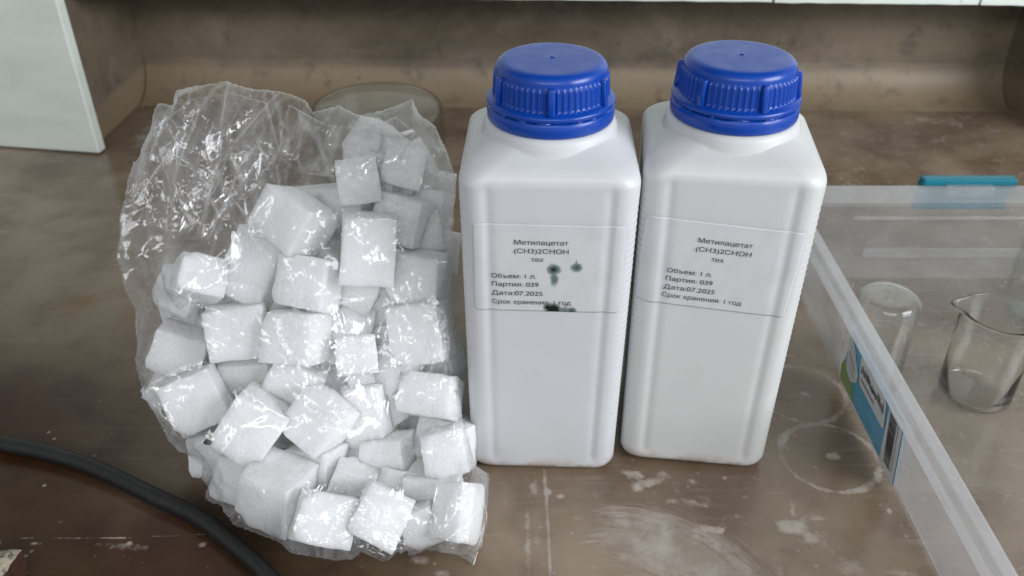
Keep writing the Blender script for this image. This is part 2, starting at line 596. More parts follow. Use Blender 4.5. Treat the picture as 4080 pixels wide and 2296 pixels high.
# position, rotation and size of every foam cube
CUBES = [
    ('topmost', (-0.0793, 0.1118, 0.147), (1.09, 0.43, -0.68), (0.0267, 0.0267, 0.0266)),
    ('undertop', (-0.0847, 0.0761, 0.1439), (1.06, -0.05, 0.2), (0.0224, 0.025, 0.0241)),
    ('backright', (-0.0504, 0.1302, 0.1073), (1.4, 0.09, -0.25), (0.0248, 0.026, 0.0245)),
    ('brighthigh', (-0.0607, 0.0688, 0.1242), (1.08, 0.11, -0.33), (0.0266, 0.0266, 0.0264)),
    ('behindslab', (-0.1089, 0.089, 0.1203), (1.24, 0.03, 0.29), (0.0267, 0.0255, 0.0271)),
    ('slab', (-0.116, 0.0497, 0.1339), (0.99, 0.31, -0.64), (0.032, 0.0256, 0.0299)),
    ('largeface', (-0.0761, 0.04, 0.123), (1.21, 0.14, 0.11), (0.0285, 0.0356, 0.0303)),
    ('leaning', (-0.1376, 0.0474, 0.1071), (1.01, 0.27, -0.37), (0.0275, 0.0384, 0.0315)),
    ('leftdark', (-0.1665, 0.0319, 0.1093), (0.78, 0.5, 0.33), (0.0242, 0.0212, 0.0213)),
    ('centre', (-0.1077, 0.0317, 0.1057), (0.9, -0.02, -0.28), (0.0274, 0.0274, 0.0269)),
    ('rightmid', (-0.0508, 0.0432, 0.1023), (1.15, -0.03, -0.23), (0.0281, 0.0274, 0.0259)),
    ('underleft', (-0.1814, 0.0507, 0.067), (1.4, -0.06, 0.23), (0.027, 0.0203, 0.0238)),
    ('midleft', (-0.1466, 0.0206, 0.083), (1.11, -0.03, 0.18), (0.0302, 0.0284, 0.0282)),
    ('midcentre', (-0.1142, 0.0126, 0.0853), (1.07, -0.03, -0.19), (0.028, 0.0265, 0.0276)),
    ('largeright', (-0.0489, 0.0234, 0.0807), (1.12, -0.23, -0.14), (0.0284, 0.0317, 0.028)),
    ('beaded', (-0.0826, 0.0097, 0.0745), (0.84, 0.01, 0.16), (0.021, 0.0197, 0.0203)),
    ('leftpoint', (-0.1835, 0.0257, 0.0658), (1.21, 0.41, 0.02), (0.0276, 0.0243, 0.025)),
    ('lowleft', (-0.1675, -0.003, 0.0546), (1.01, -0.27, 0.37), (0.0281, 0.0302, 0.0286)),
    ('behindlow', (-0.1475, 0.0249, 0.0475), (1.37, -0.04, 0.03), (0.0299, 0.0266, 0.0272)),
    ('diamond', (-0.1354, -0.0179, 0.0491), (1.01, 0.54, -0.26), (0.0279, 0.0321, 0.0304)),
    ('behinddiamond', (-0.1192, 0.0121, 0.0534), (1.11, 0.35, -0.24), (0.0275, 0.0264, 0.0265)),
    ('greyface', (-0.1011, -0.0127, 0.049), (0.88, 0.34, -0.57), (0.0269, 0.0279, 0.026)),
    ('tallright', (-0.0791, 0.0056, 0.0377), (1.11, -0.18, -0.13), (0.024, 0.0327, 0.0282)),
    ('capped', (-0.0442, 0.0077, 0.0477), (0.76, -0.06, -0.25), (0.0296, 0.023, 0.0269)),
    ('lowslant', (-0.1379, -0.0065, 0.0205), (1.03, 0.55, -0.21), (0.0247, 0.0239, 0.0237)),
    ('biggest', (-0.1202, -0.0433, 0.0279), (1.36, 0.1, -0.34), (0.0298, 0.0285, 0.0304)),
    ('beside', (-0.1036, -0.0214, 0.0207), (1.13, -0.09, -0.35), (0.0247, 0.0291, 0.0282)),
    ('lowmid', (-0.0668, -0.0144, 0.0208), (1.09, -0.19, -0.13), (0.0256, 0.0279, 0.0271)),
    ('rightlow', (-0.0357, 0.0008, 0.0202), (1.03, 0.02, -0.39), (0.0293, 0.0282, 0.0299)),
    ('bottomleft', (-0.0933, -0.0602, 0.027), (0.78, 0.36, 0.09), (0.0281, 0.0246, 0.0271)),
    ('bottomright', (-0.066, -0.0572, 0.0263), (0.76, 0.49, -0.17), (0.0248, 0.0266, 0.0251)),
    ('glossy', (-0.0419, -0.0364, 0.0177), (1.22, 0.03, -0.22), (0.0267, 0.0256, 0.0246)),
    ('bottomdark', (-0.0463, -0.0545, 0.017), (1.12, -0.32, 0.22), (0.0186, 0.0186, 0.0188)),
    ('corner', (-0.0271, -0.0542, 0.025), (0.77, -0.3, -0.42), (0.0166, 0.0289, 0.0227)),
    ('bottomgap', (-0.0832, -0.0327, 0.0224), (1.13, 0.29, -0.2), (0.0227, 0.0204, 0.021)),
    ('rightedge', (-0.0441, 0.0751, 0.0987), (1.12, -0.07, -0.37), (0.0205, 0.0262, 0.0224)),
    ('rightwaist', (-0.0411, 0.0358, 0.0517), (1.26, -0.29, -0.22), (0.0216, 0.025, 0.0228)),
    ('extra_0', (-0.0979, 0.0797, 0.0969), (0.82, -0.01, 0.14), (0.0223, 0.0223, 0.0222)),
    ('extra_1', (-0.0646, 0.0221, 0.057), (1.0, 0.37, -0.67), (0.0224, 0.0224, 0.0229)),
    ('extra_2', (-0.0601, 0.0235, 0.0197), (1.17, -0.31, 0.49), (0.0227, 0.0227, 0.0214)),
    ('extra_3', (-0.0988, 0.0324, 0.0712), (1.11, -0.42, 0.55), (0.0224, 0.0224, 0.0215)),
    ('extra_4', (-0.0813, 0.0874, 0.1194), (1.23, 0.37, -0.07), (0.0226, 0.0226, 0.0215)),
    ('extra_5', (-0.0509, 0.1029, 0.0998), (1.1, 0.45, -0.14), (0.0227, 0.0227, 0.0211)),
    ('extra_6', (-0.0506, 0.0901, 0.1176), (0.91, 0.08, -0.12), (0.023, 0.023, 0.0214)),
    ('extra_7', (-0.1422, -0.0303, 0.0234), (0.91, 0.07, -0.27), (0.0228, 0.0228, 0.0221)),
    ('extra_8', (-0.1061, 0.0509, 0.0443), (1.11, 0.49, 0.04), (0.0221, 0.0221, 0.0206)),
    ('extra_9', (-0.0606, 0.1278, 0.131), (1.16, -0.37, 0.32), (0.0231, 0.0231, 0.0226)),
    ('extra_10', (-0.1738, 0.0404, 0.0442), (0.78, -0.49, 0.34), (0.0225, 0.0225, 0.022)),
    ('extra_11', (-0.0355, -0.021, 0.0349), (0.96, -0.16, 0.14), (0.0232, 0.0232, 0.0237)),
    ('extra_12', (-0.0603, 0.0873, 0.1472), (1.01, 0.25, -0.05), (0.0229, 0.0229, 0.0215)),
    ('extra_13', (-0.1011, 0.0279, 0.0395), (0.99, -0.17, 0.23), (0.0221, 0.0221, 0.0213)),
    ('extra_14', (-0.1632, -0.0092, 0.0236), (1.1, 0.01, 0.21), (0.0227, 0.0227, 0.0236)),
    ('extra_15', (-0.1091, 0.0586, 0.1038), (1.14, 0.51, -0.29), (0.0223, 0.0223, 0.0216)),
    ('extra_16', (-0.1219, 0.0416, 0.0804), (0.94, -0.39, 0.7), (0.0223, 0.0223, 0.0226)),
    ('extra_17', (-0.126, 0.0149, 0.0178), (1.15, 0.31, 0.09), (0.0226, 0.0226, 0.0228)),
    ('extra_18', (-0.1873, 0.0178, 0.0463), (1.0, 0.35, -0.35), (0.0226, 0.0226, 0.0212)),
    ('extra_19', (-0.156, 0.0475, 0.0824), (0.94, 0.14, -0.39), (0.0224, 0.0224, 0.0223)),
    ('extra_20', (-0.0681, 0.0805, 0.0945), (1.15, -0.36, 0.28), (0.0227, 0.0227, 0.0238)),
    ('extra_21', (-0.0733, 0.0476, 0.0809), (1.04, -0.29, 0.48), (0.0226, 0.0226, 0.0232)),
    ('extra_22', (-0.1822, 0.0444, 0.093), (1.02, 0.33, -0.29), (0.0225, 0.0225, 0.0231)),
    ('extra_23', (-0.0844, 0.046, 0.0928), (0.89, 0.38, -0.23), (0.0224, 0.0224, 0.0209)),
    ('extra_24', (-0.0656, 0.1018, 0.1437), (1.08, 0.3, -0.62), (0.0231, 0.0231, 0.0242)),
    ('extra_25', (-0.0855, -0.0077, 0.019), (0.71, -0.37, 0.34), (0.0227, 0.0227, 0.0217)),
    ('extra_26', (-0.1855, 0.0516, 0.0736), (1.3, -0.15, 0.13), (0.023, 0.023, 0.024)),
    ('extra_27', (-0.088, 0.0346, 0.0748), (0.86, 0.22, -0.11), (0.0224, 0.0224, 0.0218)),
    ('extra_28', (-0.0657, 0.017, 0.039), (1.14, -0.56, 0.26), (0.0226, 0.0226, 0.0225)),
    ('extra_29', (-0.0794, 0.0202, 0.0502), (0.84, -0.19, 0.28), (0.0225, 0.0225, 0.0215)),
    ('extra_30', (-0.0754, 0.0897, 0.1396), (0.92, 0.1, -0.17), (0.0228, 0.0228, 0.0218)),
    ('extra_31', (-0.0908, 0.0759, 0.1266), (0.92, -0.28, -0.14), (0.0226, 0.0226, 0.0228)),
    ('extra_32', (-0.0764, 0.0326, 0.063), (1.13, -0.22, 0.3), (0.0226, 0.0226, 0.0214)),
    ('extra_33', (-0.0604, 0.0997, 0.1346), (0.97, 0.45, -0.61), (0.0233, 0.0233, 0.024)),
    ('extra_34', (-0.0583, -0.0342, 0.0173), (0.8, 0.06, -0.17), (0.0232, 0.0232, 0.0225)),
    ('extra_35', (-0.0521, 0.0744, 0.113), (1.09, -0.04, 0.21), (0.0229, 0.0229, 0.0215)),
]
CUBE_LABELS = {
    'topmost': 'topmost white foam cube in the bag, tilted under the open mouth',
    'undertop': 'white foam cube just under the topmost one, square face forward',
    'backright': 'white foam cube behind and right of the topmost one, by the bag edge',
    'brighthigh': 'bright foam cube high on the right, between the topmost one and the large flat face',
    'behindslab': 'half hidden foam cube peeping out behind the tilted slab, upper middle of the bag',
    'slab': 'large foam slab tilted to the right, lying on top of the heap in mid bag',
    'largeface': 'large foam block with a flat face right of the tilted slab',
    'leaning': 'long foam block leaning rightwards under the left end of the tilted slab',
    'leftdark': 'foam cube farthest up the left side, with a shaded left face',
    'centre': 'square foam cube directly under the tilted slab',
    'rightmid': 'foam cube below the bright one on the right side of the bag',
    'darkgap': 'recessed foam cube beside the square one under the tilted slab',
    'underleft': 'foam cube tucked under the one with the shaded left face',
    'midleft': 'foam cube left of the centre of the heap, below the leaning block',
    'midcentre': 'foam cube at the centre of the heap, edge to edge with its left neighbour',
    'midright': 'recessed foam cube right of the centre of the heap, above the bead-textured one',
    'largeright': 'big foam cube on the right side, above the waist of the bag',
    'beaded': 'small bright foam cube with a bead-textured face right of centre',
    'leftpoint': 'foam cube with a pointed corner touching the left edge of the bag',
    'lowleft': 'foam cube turned anticlockwise, low on the left of the bag',
    'behindlow': 'recessed foam cube between the low left one and the diamond-turned one',
    'diamond': 'foam block turned like a diamond left of the bag centre, lower half',
    'behinddiamond': 'recessed foam cube above the diamond-turned block',
    'greyface': 'foam cube with a greyish slanted face right of the diamond-turned block',
    'tallright': 'tall narrow foam block right of the greyish slanted one',
    'capped': 'bright foam cube at the waist of the bag, on its right side',
    'gapright': 'recessed foam cube below the bead-textured one',
    'spotted': 'recessed foam cube behind the diamond-turned block, at the lower left',
    'lowslant': 'slanted foam cube left of the biggest one, along the lower left edge',
    'biggest': 'biggest foam block, low in the front of the bag near the hose',
    'beside': 'recessed foam cube right beside the biggest block',
    'lowmid': 'foam cube in the lower middle, above the two bottom cubes',
    'rightlow': 'foam cube at the lower right below the waist of the bag, nearest the spotted-label bottle',
    'bottomleft': 'bottom foam cube right of the biggest block, on the bench side of the bag',
    'bottomright': 'bottom foam cube standing on a corner, second from the bag tip',
    'glossy': 'foam cube under the glossy highlight at the lower right',
    'bottomdark': 'shaded foam cube at the bottom between the corner cube and its left neighbour',
    'corner': 'foam cube in the lower right corner of the bag, next to the welded tip',
    'bottomgap': 'small recessed foam cube in the gap above the two bottom cubes',
    'rightedge': 'foam cube at the right edge of the bag beside the large flat block',
    'rightwaist': 'recessed foam cube at the right edge, right above the waist of the bag',
    'leftrim': 'recessed foam cube at the left rim, behind the one turned anticlockwise',
}
CUBE_LABELS.update({
    'extra_0': 'foam cube half hidden between large flat block and tilted slab',
    'extra_1': 'foam cube half hidden between small bead-textured cube and big right cube',
    'extra_2': 'foam cube half hidden between lower middle cube and bright waist cube',
    'extra_3': 'foam cube half hidden between small bead-textured cube and centre cube',
    'extra_4': 'foam cube half hidden between square cube under the topmost and bright upper right cube',
    'extra_5': 'foam cube half hidden between rear right cube and bright upper right cube',
    'extra_6': 'foam cube half hidden between rear right cube and right middle cube',
    'extra_7': 'foam cube half hidden between biggest block and diamond-turned block',
    'extra_8': 'foam cube half hidden between small bead-textured cube and greyish slanted cube',
    'extra_9': 'foam cube half hidden between rear right cube and topmost cube',
    'extra_10': 'foam cube half hidden between pointed left cube and left middle cube',
    'extra_11': 'foam cube half hidden between lower right cube and glossy lower right cube',
    'extra_12': 'foam cube half hidden between topmost cube and square cube under the topmost',
    'extra_13': 'foam cube half hidden between small bead-textured cube and tall narrow block',
    'extra_14': 'foam cube half hidden between low left cube and diamond-turned block',
    'extra_15': 'foam cube half hidden between square cube under the slab and large flat block',
    'extra_16': 'foam cube half hidden between centre cube and square cube under the slab',
    'extra_17': 'foam cube half hidden between slanted lower left cube and greyish slanted cube',
    'extra_18': 'foam cube half hidden between low left cube and pointed left cube',
    'extra_19': 'foam cube half hidden between left middle cube and cube with the shaded face',
    'extra_20': 'foam cube half hidden between large flat block and bright upper right cube',
    'extra_21': 'foam cube half hidden between big right cube and right middle cube',
    'extra_22': 'foam cube half hidden between cube with the shaded face and pointed left cube',
    'extra_23': 'foam cube half hidden between large flat block and small bead-textured cube',
    'extra_24': 'foam cube half hidden between topmost cube and bright upper right cube',
    'extra_25': 'foam cube half hidden between lower middle cube and tall narrow block',
    'extra_26': 'foam cube half hidden between pointed left cube and leaning block',
    'extra_27': 'foam cube half hidden between small bead-textured cube and square cube under the slab',
    'extra_28': 'foam cube half hidden between tall narrow block and bright waist cube',
    'extra_29': 'foam cube half hidden between small bead-textured cube and bright waist cube',
    'extra_30': 'foam cube half hidden between square cube under the topmost and cube behind the slab',
    'extra_31': 'foam cube half hidden between cube behind the slab and large flat block',
    'extra_32': 'foam cube half hidden between small bead-textured cube and right middle cube',
    'extra_33': 'foam cube half hidden between rear right cube and square cube under the topmost',
    'extra_34': 'foam cube half hidden between lower middle cube and glossy lower right cube',
    'extra_35': 'foam cube half hidden between bright upper right cube and right middle cube',
})

# rim of the bag in its own leaning frame: across, up, outwards
OUTLINE = [
    (-0.1813, 0.1064, -0.012), (-0.1691, 0.1092, -0.012), (-0.1536, 0.1118, -0.012), (-0.1476, 0.1086, -0.012), (-0.1369, 0.1071, -0.012),
    (-0.1262, 0.106, -0.012), (-0.1176, 0.1041, -0.012), (-0.1107, 0.1015, -0.012), (-0.1068, 0.0948, -0.012), (-0.0935, 0.0985, -0.012),
    (-0.0822, 0.0927, -0.012), (-0.0704, 0.0957, -0.012), (-0.0539, 0.1021, -0.012), (-0.0498, 0.0929, -0.012), (-0.0403, 0.0869, -0.012),
    (-0.0369, 0.0783, -0.012), (-0.0318, 0.0654, -0.012), (-0.0305, 0.0526, -0.012), (-0.0313, 0.0354, -0.012), (-0.0326, 0.0182, -0.012),
    (-0.032, 0.0011, -0.012), (-0.0315, -0.0161, -0.012), (-0.032, -0.0311, -0.012), (-0.0348, -0.0414, -0.012), (-0.0333, -0.0472, -0.012),
    (-0.0292, -0.0558, -0.012), (-0.0262, -0.0719, -0.012), (-0.0227, -0.0847, -0.012), (-0.0206, -0.0976, -0.012), (-0.0174, -0.1105, -0.012),
    (-0.0142, -0.122, -0.0068), (-0.0166, -0.1323, 0.0087), (-0.0196, -0.1396, 0.0195), (-0.0281, -0.1349, 0.0125), (-0.039, -0.129, 0.0037),
    (-0.0493, -0.1293, 0.0041), (-0.0577, -0.1265, -0.0), (-0.0667, -0.1303, 0.0057), (-0.0842, -0.1306, 0.0061), (-0.1013, -0.1289, 0.0035),
    (-0.1198, -0.1238, -0.0041), (-0.1387, -0.1192, -0.0109), (-0.1562, -0.103, -0.012), (-0.1734, -0.0873, -0.012), (-0.1862, -0.0723, -0.012),
    (-0.197, -0.059, -0.012), (-0.2012, -0.0504, -0.012), (-0.2023, -0.0333, -0.012), (-0.2038, -0.0139, -0.012), (-0.2094, 0.0019, -0.012),
    (-0.2133, 0.0157, -0.012), (-0.212, 0.0354, -0.012), (-0.2066, 0.0569, -0.012), (-0.2047, 0.068, -0.012), (-0.2017, 0.0702, -0.012),
    (-0.1948, 0.0865, -0.012), (-0.1905, 0.0998, -0.012), (-0.1826, 0.0985, -0.012),
]
CRUMB = (-0.1533, -0.0347, 0.0541)

# ---------------------------------------------------------------- bench top
def seg_dist(X, Y, pts):
    d = np.full(X.shape, 9.0)
    for (x0, y0), (x1, y1) in zip(pts[:-1], pts[1:]):
        dx, dy = x1 - x0, y1 - y0
        t = np.clip(((X - x0) * dx + (Y - y0) * dy) / (dx * dx + dy * dy + 1e-12), 0, 1)
        d = np.minimum(d, np.hypot(X - x0 - t * dx, Y - y0 - t * dy))
    return d


def bench():
    def axis(lo, a, b, hi, fine, coarse):
        return np.concatenate([np.arange(lo, a, coarse), np.arange(a, b, fine), np.arange(b, hi + 1e-9, coarse)])
    xs = axis(-1.3, -0.33, 0.25, 1.3, 0.0012, 0.03)
    ys = axis(-0.60, -0.16, 0.13, 0.62, 0.0012, 0.008)
    X, Y = np.meshgrid(xs, ys)
    rng = np.random.RandomState(5)
    res = np.zeros_like(X)
    rust = np.zeros_like(X)

    def ring(cx, cy, r, w, s, blot=0.0):
        nonlocal res
        dx, dy = X - cx, Y - cy
        d = np.hypot(dx, dy)
        a = np.arctan2(dy, dx)
        ww = w * (1 + 0.35 * np.sin(2 * a + cx * 50) + 0.2 * np.sin(5 * a))
        res = np.maximum(res, s * np.exp(-((d - r) / ww) ** 2))
        if blot: res = np.maximum(res, 1.1 * s * np.exp(-(np.hypot(dx - .002, dy * 1.5) / blot) ** 2))

    def stroke(pts, w, s):
        nonlocal res
        d = seg_dist(X, Y, pts)
        res = np.maximum(res, s * np.exp(-(d / w) ** 2))

    def blot(cx, cy, rx, ry, s, ang=0.0):
        nonlocal res
        c, q = math.cos(ang), math.sin(ang)
        dx, dy = X - cx, Y - cy
        u, v = (dx * c + dy * q) / rx, (-dx * q + dy * c) / ry
        res = np.maximum(res, s * np.exp(-(u * u + v * v)))

    ring(0.184, 0.010, 0.0275, 0.0024, 0.62, 0.0055)
    ring(0.183, 0.066, 0.0270, 0.0022, 0.52, 0.0050)
    ring(0.150, 0.005, 0.030, 0.0018, 0.25)
    ring(-0.115, -0.078, 0.040, 0.003, 0.22)
    # swirled smear in front of the bottles
    cxs, cys = 0.050, -0.115
    blot(0.080, -0.085, 0.040, 0.026, 0.40, -0.5)
    blot(0.055, -0.110, 0.045, 0.022, 0.36, 0.2)
    pts = [(cxs + 0.083 * math.cos(a), cys + 0.080 * math.sin(a)) for a in np.linspace(0.25, 1.30, 9)]
    stroke(pts, 0.0035, 0.72)
    stroke([(0.090, -0.046), (0.100, -0.043), (0.110, -0.045)], 0.0030, 0.66)
    # crusts by the bottle feet
    for (x, y, rx, ry, s) in ((0.068, -0.004, .008, .004, .7), (0.078, -0.010, .009, .004, .75), (0.085, -0.006, .005, .006, .6),
                              (0.090, -0.013, .006, .008, .55), (0.070, -0.014, .005, .005, .6), (0.100, -0.010, .006, .004, .5),
                              (0.012, -0.015, .003, .005, .8), (0.020, -0.018, .003, .003, .7), (0.027, -0.021, .003, .002, .7),
                              (0.045, -0.020, .003, .002, .6), (0.100, -0.026, .012, .003, .5), (0.088, -0.024, .006, .003, .6),
                              (-0.014, -0.040, .002, .005, .7), (-0.035, -0.072, .010, .003, .5), (-0.047, -0.064, .008, .005, .45),
                              (0.148, -0.042, .010, .007, .75), (0.158, -0.050, .010, .008, .6), (0.152, -0.030, .003, .012, .55),
                              (0.168, -0.036, .010, .002, .5), (0.135, -0.072, .004, .010, .55), (0.172, -0.070, .009, .008, .7),
                              (0.180, -0.078, .009, .008, .6), (0.195, -0.072, .010, .003, .5), (0.118, -0.020, .004, .003, .4),
                              (0.123, -0.035, .012, .003, .4), (-0.02, -0.006, .012, .004, .3)):
        blot(x, y, rx, ry, s, rng.uniform(-.4, .4))
    # hairline joint down the bench and scratches
    stroke([(0.0185, 0.0), (0.0190, -0.06), (0.0182, -0.16)], 0.0008, 0.95)
    stroke([(0.0080, -0.028), (0.0090, -0.16)], 0.0022, 0.45)
    stroke([(0.0135, -0.005), (0.0138, -0.16)], 0.0042, 0.30)
    stroke([(-0.275, -0.050), (-0.215, -0.050), (-0.155, -0.047)], 0.0007, 0.55)
    stroke([(-0.215, -0.054), (-0.190, -0.056)], 0.0030, 0.36)
    stroke([(-0.01, -0.088), (0.004, -0.091)], 0.001, 0.4)
    for k in range(34):
        x, y = rng.uniform(-.30, .22), rng.uniform(-.13, .06)
        a = rng.uniform(-.6, .5)
        l = rng.uniform(.004, .03)
        stroke([(x, y), (x + l * math.cos(a), y + l * math.sin(a))], 0.0006, rng.uniform(.25, .5))
    for k in range(60):
        blot(rng.uniform(-.32, .22), rng.uniform(-.13, .08), rng.uniform(.0008, .0028), rng.uniform(.0008, .002), rng.uniform(.3, .8))
    # old salts at the back left, and the mark of a square tray
    for (x, y, rx, ry, s) in ((-.375, .47, .012, .05, .75), (-.36, .53, .03, .02, .6), (-.335, .545, .02, .015, .7),
                              (-.39, .40, .03, .012, .4), (-.34, .42, .04, .03, .35), (-.47, .30, .05, .008, .4),
                              (-.50, .245, .10, .010, .35), (-.42, .27, .03, .01, .35), (.28, .53, .05, .010, .45),
                              (.45, .50, .05, .02, .5), (.16, .52, .02, .008, .5), (.43, .45, .03, .02, .4), (.35, .46, .05, .015, .45)):
        blot(x, y, rx, ry, s, rng.uniform(-.2, .2))
    stroke([(-.365, .385), (-.345, .290), (-.315, .283), (-.22, .275)], 0.0028, 0.50)
    stroke([(-.350, .315), (-.30, .303)], 0.0025, 0.42)
    stroke([(-.372, .36), (-.352, .285)], 0.008, 0.32)
    blot(-.20, .10, .05, .05, .28)
    # shade at the lower left painted into the bench colour; lighter and dull elsewhere
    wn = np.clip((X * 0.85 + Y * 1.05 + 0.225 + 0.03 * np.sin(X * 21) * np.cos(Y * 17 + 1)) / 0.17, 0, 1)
    lit_tone = wn * wn * (3 - 2 * wn)
    sr, sa = np.hypot(X - 0.050, Y + 0.115), np.arctan2(Y + 0.115, X - 0.050)
    swirl = np.exp(-((sr - 0.066) / 0.036) ** 2) * np.clip((0.108 - sr) / 0.012, 0, 1) * np.clip((sa + 0.25) / 0.4, 0, 1) * np.clip((2.25 - sa) / 0.9, 0, 1)
    haze = np.clip((X - 0.0) / 0.06, 0, 1) * np.clip((0.02 - Y) / 0.03, 0, 1)
    res = np.maximum(res, 0.20 * haze)
    res = np.maximum(res, 0.26 * np.clip((X - 0.205) / 0.03, 0, 1))
    rust = np.exp(-(seg_dist(X, Y, [(-.315, .165), (-.290, .185), (-.255, .192), (-.22, .19)]) / .012) ** 2)
    rust = np.maximum(rust, 0.8 * np.exp(-(np.hypot((X + .25) / .05, (Y - .155) / .03)) ** 2))
    n, m = X.shape
    V = np.column_stack([X.ravel(), Y.ravel(), np.zeros(X.size)])
    i = np.arange(n * m).reshape(n, m)
    F = np.stack([i[:-1, :-1], i[:-1, 1:], i[1:, 1:], i[1:, :-1]], -1).reshape(-1, 4)
    me = D.meshes.new('bench_top')
    me.vertices.add(len(V))
    me.vertices.foreach_set('co', V.ravel())
    me.loops.add(F.size)
    me.loops.foreach_set('vertex_index', F.ravel().astype(np.int32))
    me.polygons.add(len(F))
    me.polygons.foreach_set('loop_start', (np.arange(len(F)) * 4).astype(np.int32))
    me.update(calc_edges=True)
    for nm, arr in (('residue', res), ('rust', rust), ('lit_tone', lit_tone), ('swirl', swirl)):
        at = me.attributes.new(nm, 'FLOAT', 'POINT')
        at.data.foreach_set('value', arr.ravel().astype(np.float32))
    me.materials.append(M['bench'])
    o = D.objects.new('bench_top', me)
    COL.objects.link(o)
    tag(o, 'scuffed brown stained bench top with white residue rings and scratches', kind='structure')


bench()


def wall_slab(name, p0, p1, z0, z1, th, mat, bev=0.0):
    """upright board whose front face runs from p0 to p1; thickness goes to the left of that direction"""
    dx, dy = p1[0] - p0[0], p1[1] - p0[1]
    l = math.hypot(dx, dy)
    bm = bmesh.new()
    add_box(bm, (l / 2, th / 2, (z1 - z0) / 2), (l, th, z1 - z0), bev)
    o = bm_obj(name, bm, mat)
    o.location = (p0[0], p0[1], z0)
    o.rotation_euler = (0, 0, math.atan2(dy, dx))
    return o


o = wall_slab('back_wall', (-0.43, 0.585), (0.60, 0.565), -0.01, 1.0, 0.02, M['wall'])
tag(o, 'brown stained back wall of the fume hood behind the bottles', kind='structure')
o = wall_slab('side_wall', (-0.412, 0.435), (-0.406, 0.584), -0.01, 1.0, 0.02, M['wall'])
tag(o, 'short brown side wall behind the white board', kind='structure')
o = wall_slab('side_wall', (0.534, 0.566), (0.548, 0.455), -0.01, 1.0, 0.02, M['wall'])
tag(o, 'brown side wall at the far right corner of the hood', kind='structure')
# coved foot of the back wall, running into the bench
bm = bmesh.new()
n = 120
rows = []
for k in range(n + 1):
    x = -0.405 + 0.940 * k / n
    yb = 0.5842 - 0.020 * (x + 0.43) / 1.03
    rad = 0.040 * (1 + 0.06 * noise.noise(Vector((x * 9, 0, 0))))
    rows.append([bm.verts.new((x, yb - rad + rad * math.sin(f) - 0.0006, rad - rad * math.cos(f) + 0.0006 - 0.0012 * (j == 0)))
                 for j, f in enumerate(np.linspace(0, PI / 2, 13))])
for a, b in zip(rows[:-1], rows[1:]):
    for i in range(12): bm.faces.new((a[i], b[i], b[i + 1], a[i + 1]))
o = bm_obj('wall_cove', bm, M['wall'], smooth=True)
tag(o, 'rounded brown foot of the back wall running into the bench', kind='structure')

bm = bmesh.new()
add_box(bm, (0.0, 0.18, 1.0), (2.0, 0.90, 0.02))
o = bm_obj('hood_ceiling', bm, M['wall'])
tag(o, 'brown ceiling of the fume hood above the bench', kind='structure')

# white boards: an upright one at the left, three hung baffles at the back
o = wall_slab('white_board', (-0.93, 0.5020), (-0.3995, 0.4190), 0.0012, 0.9, 0.012, M['enamel'], 0.0015)
tag(o, 'upright white board with hairline cracks standing on the bench at far left', 'board')


def baffle(x0, x1, z0, z1, label):
    bm = bmesh.new()
    nn = 40
    vs = []
    for k in range(nn + 1):
        t = k / nn
        x = x0 + (x1 - x0) * t
        z = z0 + (z1 - z0) * t + 0.0006 * noise.noise(Vector((x * 60, 0, 7)))
        vs.append([bm.verts.new((x, 0.46, z)), bm.verts.new((x, 0.46, 0.9)), bm.verts.new((x, 0.466, 0.9)), bm.verts.new((x, 0.466, z))])
    for a, b in zip(vs[:-1], vs[1:]):
        for i in range(4):
            j = (i + 1) % 4
            bm.faces.new((a[i], b[i], b[j], a[j]))
    bm.faces.new(vs[0]); bm.faces.new(vs[-1][::-1])
    o = bm_obj('baffle_board', bm, M['enamel'])
    tag(o, label, 'board', 'white baffle boards hung before the back wall')


baffle(-0.43, 0.2400, 0.1412, 0.1347, 'white baffle board hung above the left bottle, longest of the three')
baffle(0.2425, 0.4310, 0.1342, 0.1322, 'white baffle board hung behind the right bottle, between two seams')
baffle(0.4335, 0.545, 0.1320, 0.1305, 'white baffle board hung in the top right corner')


# ---------------------------------------------------------------- bottles
HW = 0.0415


def section(a, c, relief):
    """dense closed outline of the square body: recessed panels, grooves beside round corner columns"""
    pts = []
    w = a - c
    prof = [(-1.0, 0.0), (-0.96, 0.08), (-0.925, 0.55), (-0.89, 0.95), (-0.855, 0.85), (-0.81, 0.45), (-0.76, 0.22)]
    prof = prof + [(x, 0.16) for x in np.linspace(-0.68, 0.68, 21)] + [(-x, d) for x, d in prof[::-1]]
    for s in range(4):
        ang = s * PI / 2
        ca, sa = math.cos(ang), math.sin(ang)
        loc = [(x * w, -a + d * relief) for x, d in prof]
        for k in range(1, 10):
            f = -PI / 2 + (PI / 2) * k / 10
            loc.append((w + c * math.cos(f), -w + c * math.sin(f)))
        pts += [(x * ca - y * sa, x * sa + y * ca) for x, y in loc]
    return np.array(pts)


def polar(pts, n):
    a = np.arctan2(pts[:, 1], pts[:, 0])
    r = np.hypot(pts[:, 0], pts[:, 1])
    o = np.argsort(a)
    a, r = a[o], r[o]
    a = np.concatenate([a - 2 * PI, a, a + 2 * PI])
    r = np.concatenate([r, r, r])
    th = np.linspace(-PI, PI, n, endpoint=False)
    return th, np.interp(th, a, r)


def smooth(x): 
    x = min(1, max(0, x))
    return x * x * (3 - 2 * x)


NB = 384
DOME = [(0.180, .0360), (0.184, .0352), (0.186, .0347), (0.188, .0341), (0.191, .0334), (0.194, .0326), (0.1965, .0318), (0.1980, .0306), (0.1988, .0285), (0.1995, .0264), (0.2008, .0250), (0.215, .0250)]


def taper(z):
    return 0.978 + 0.040 * min(z, 0.186) / 0.186


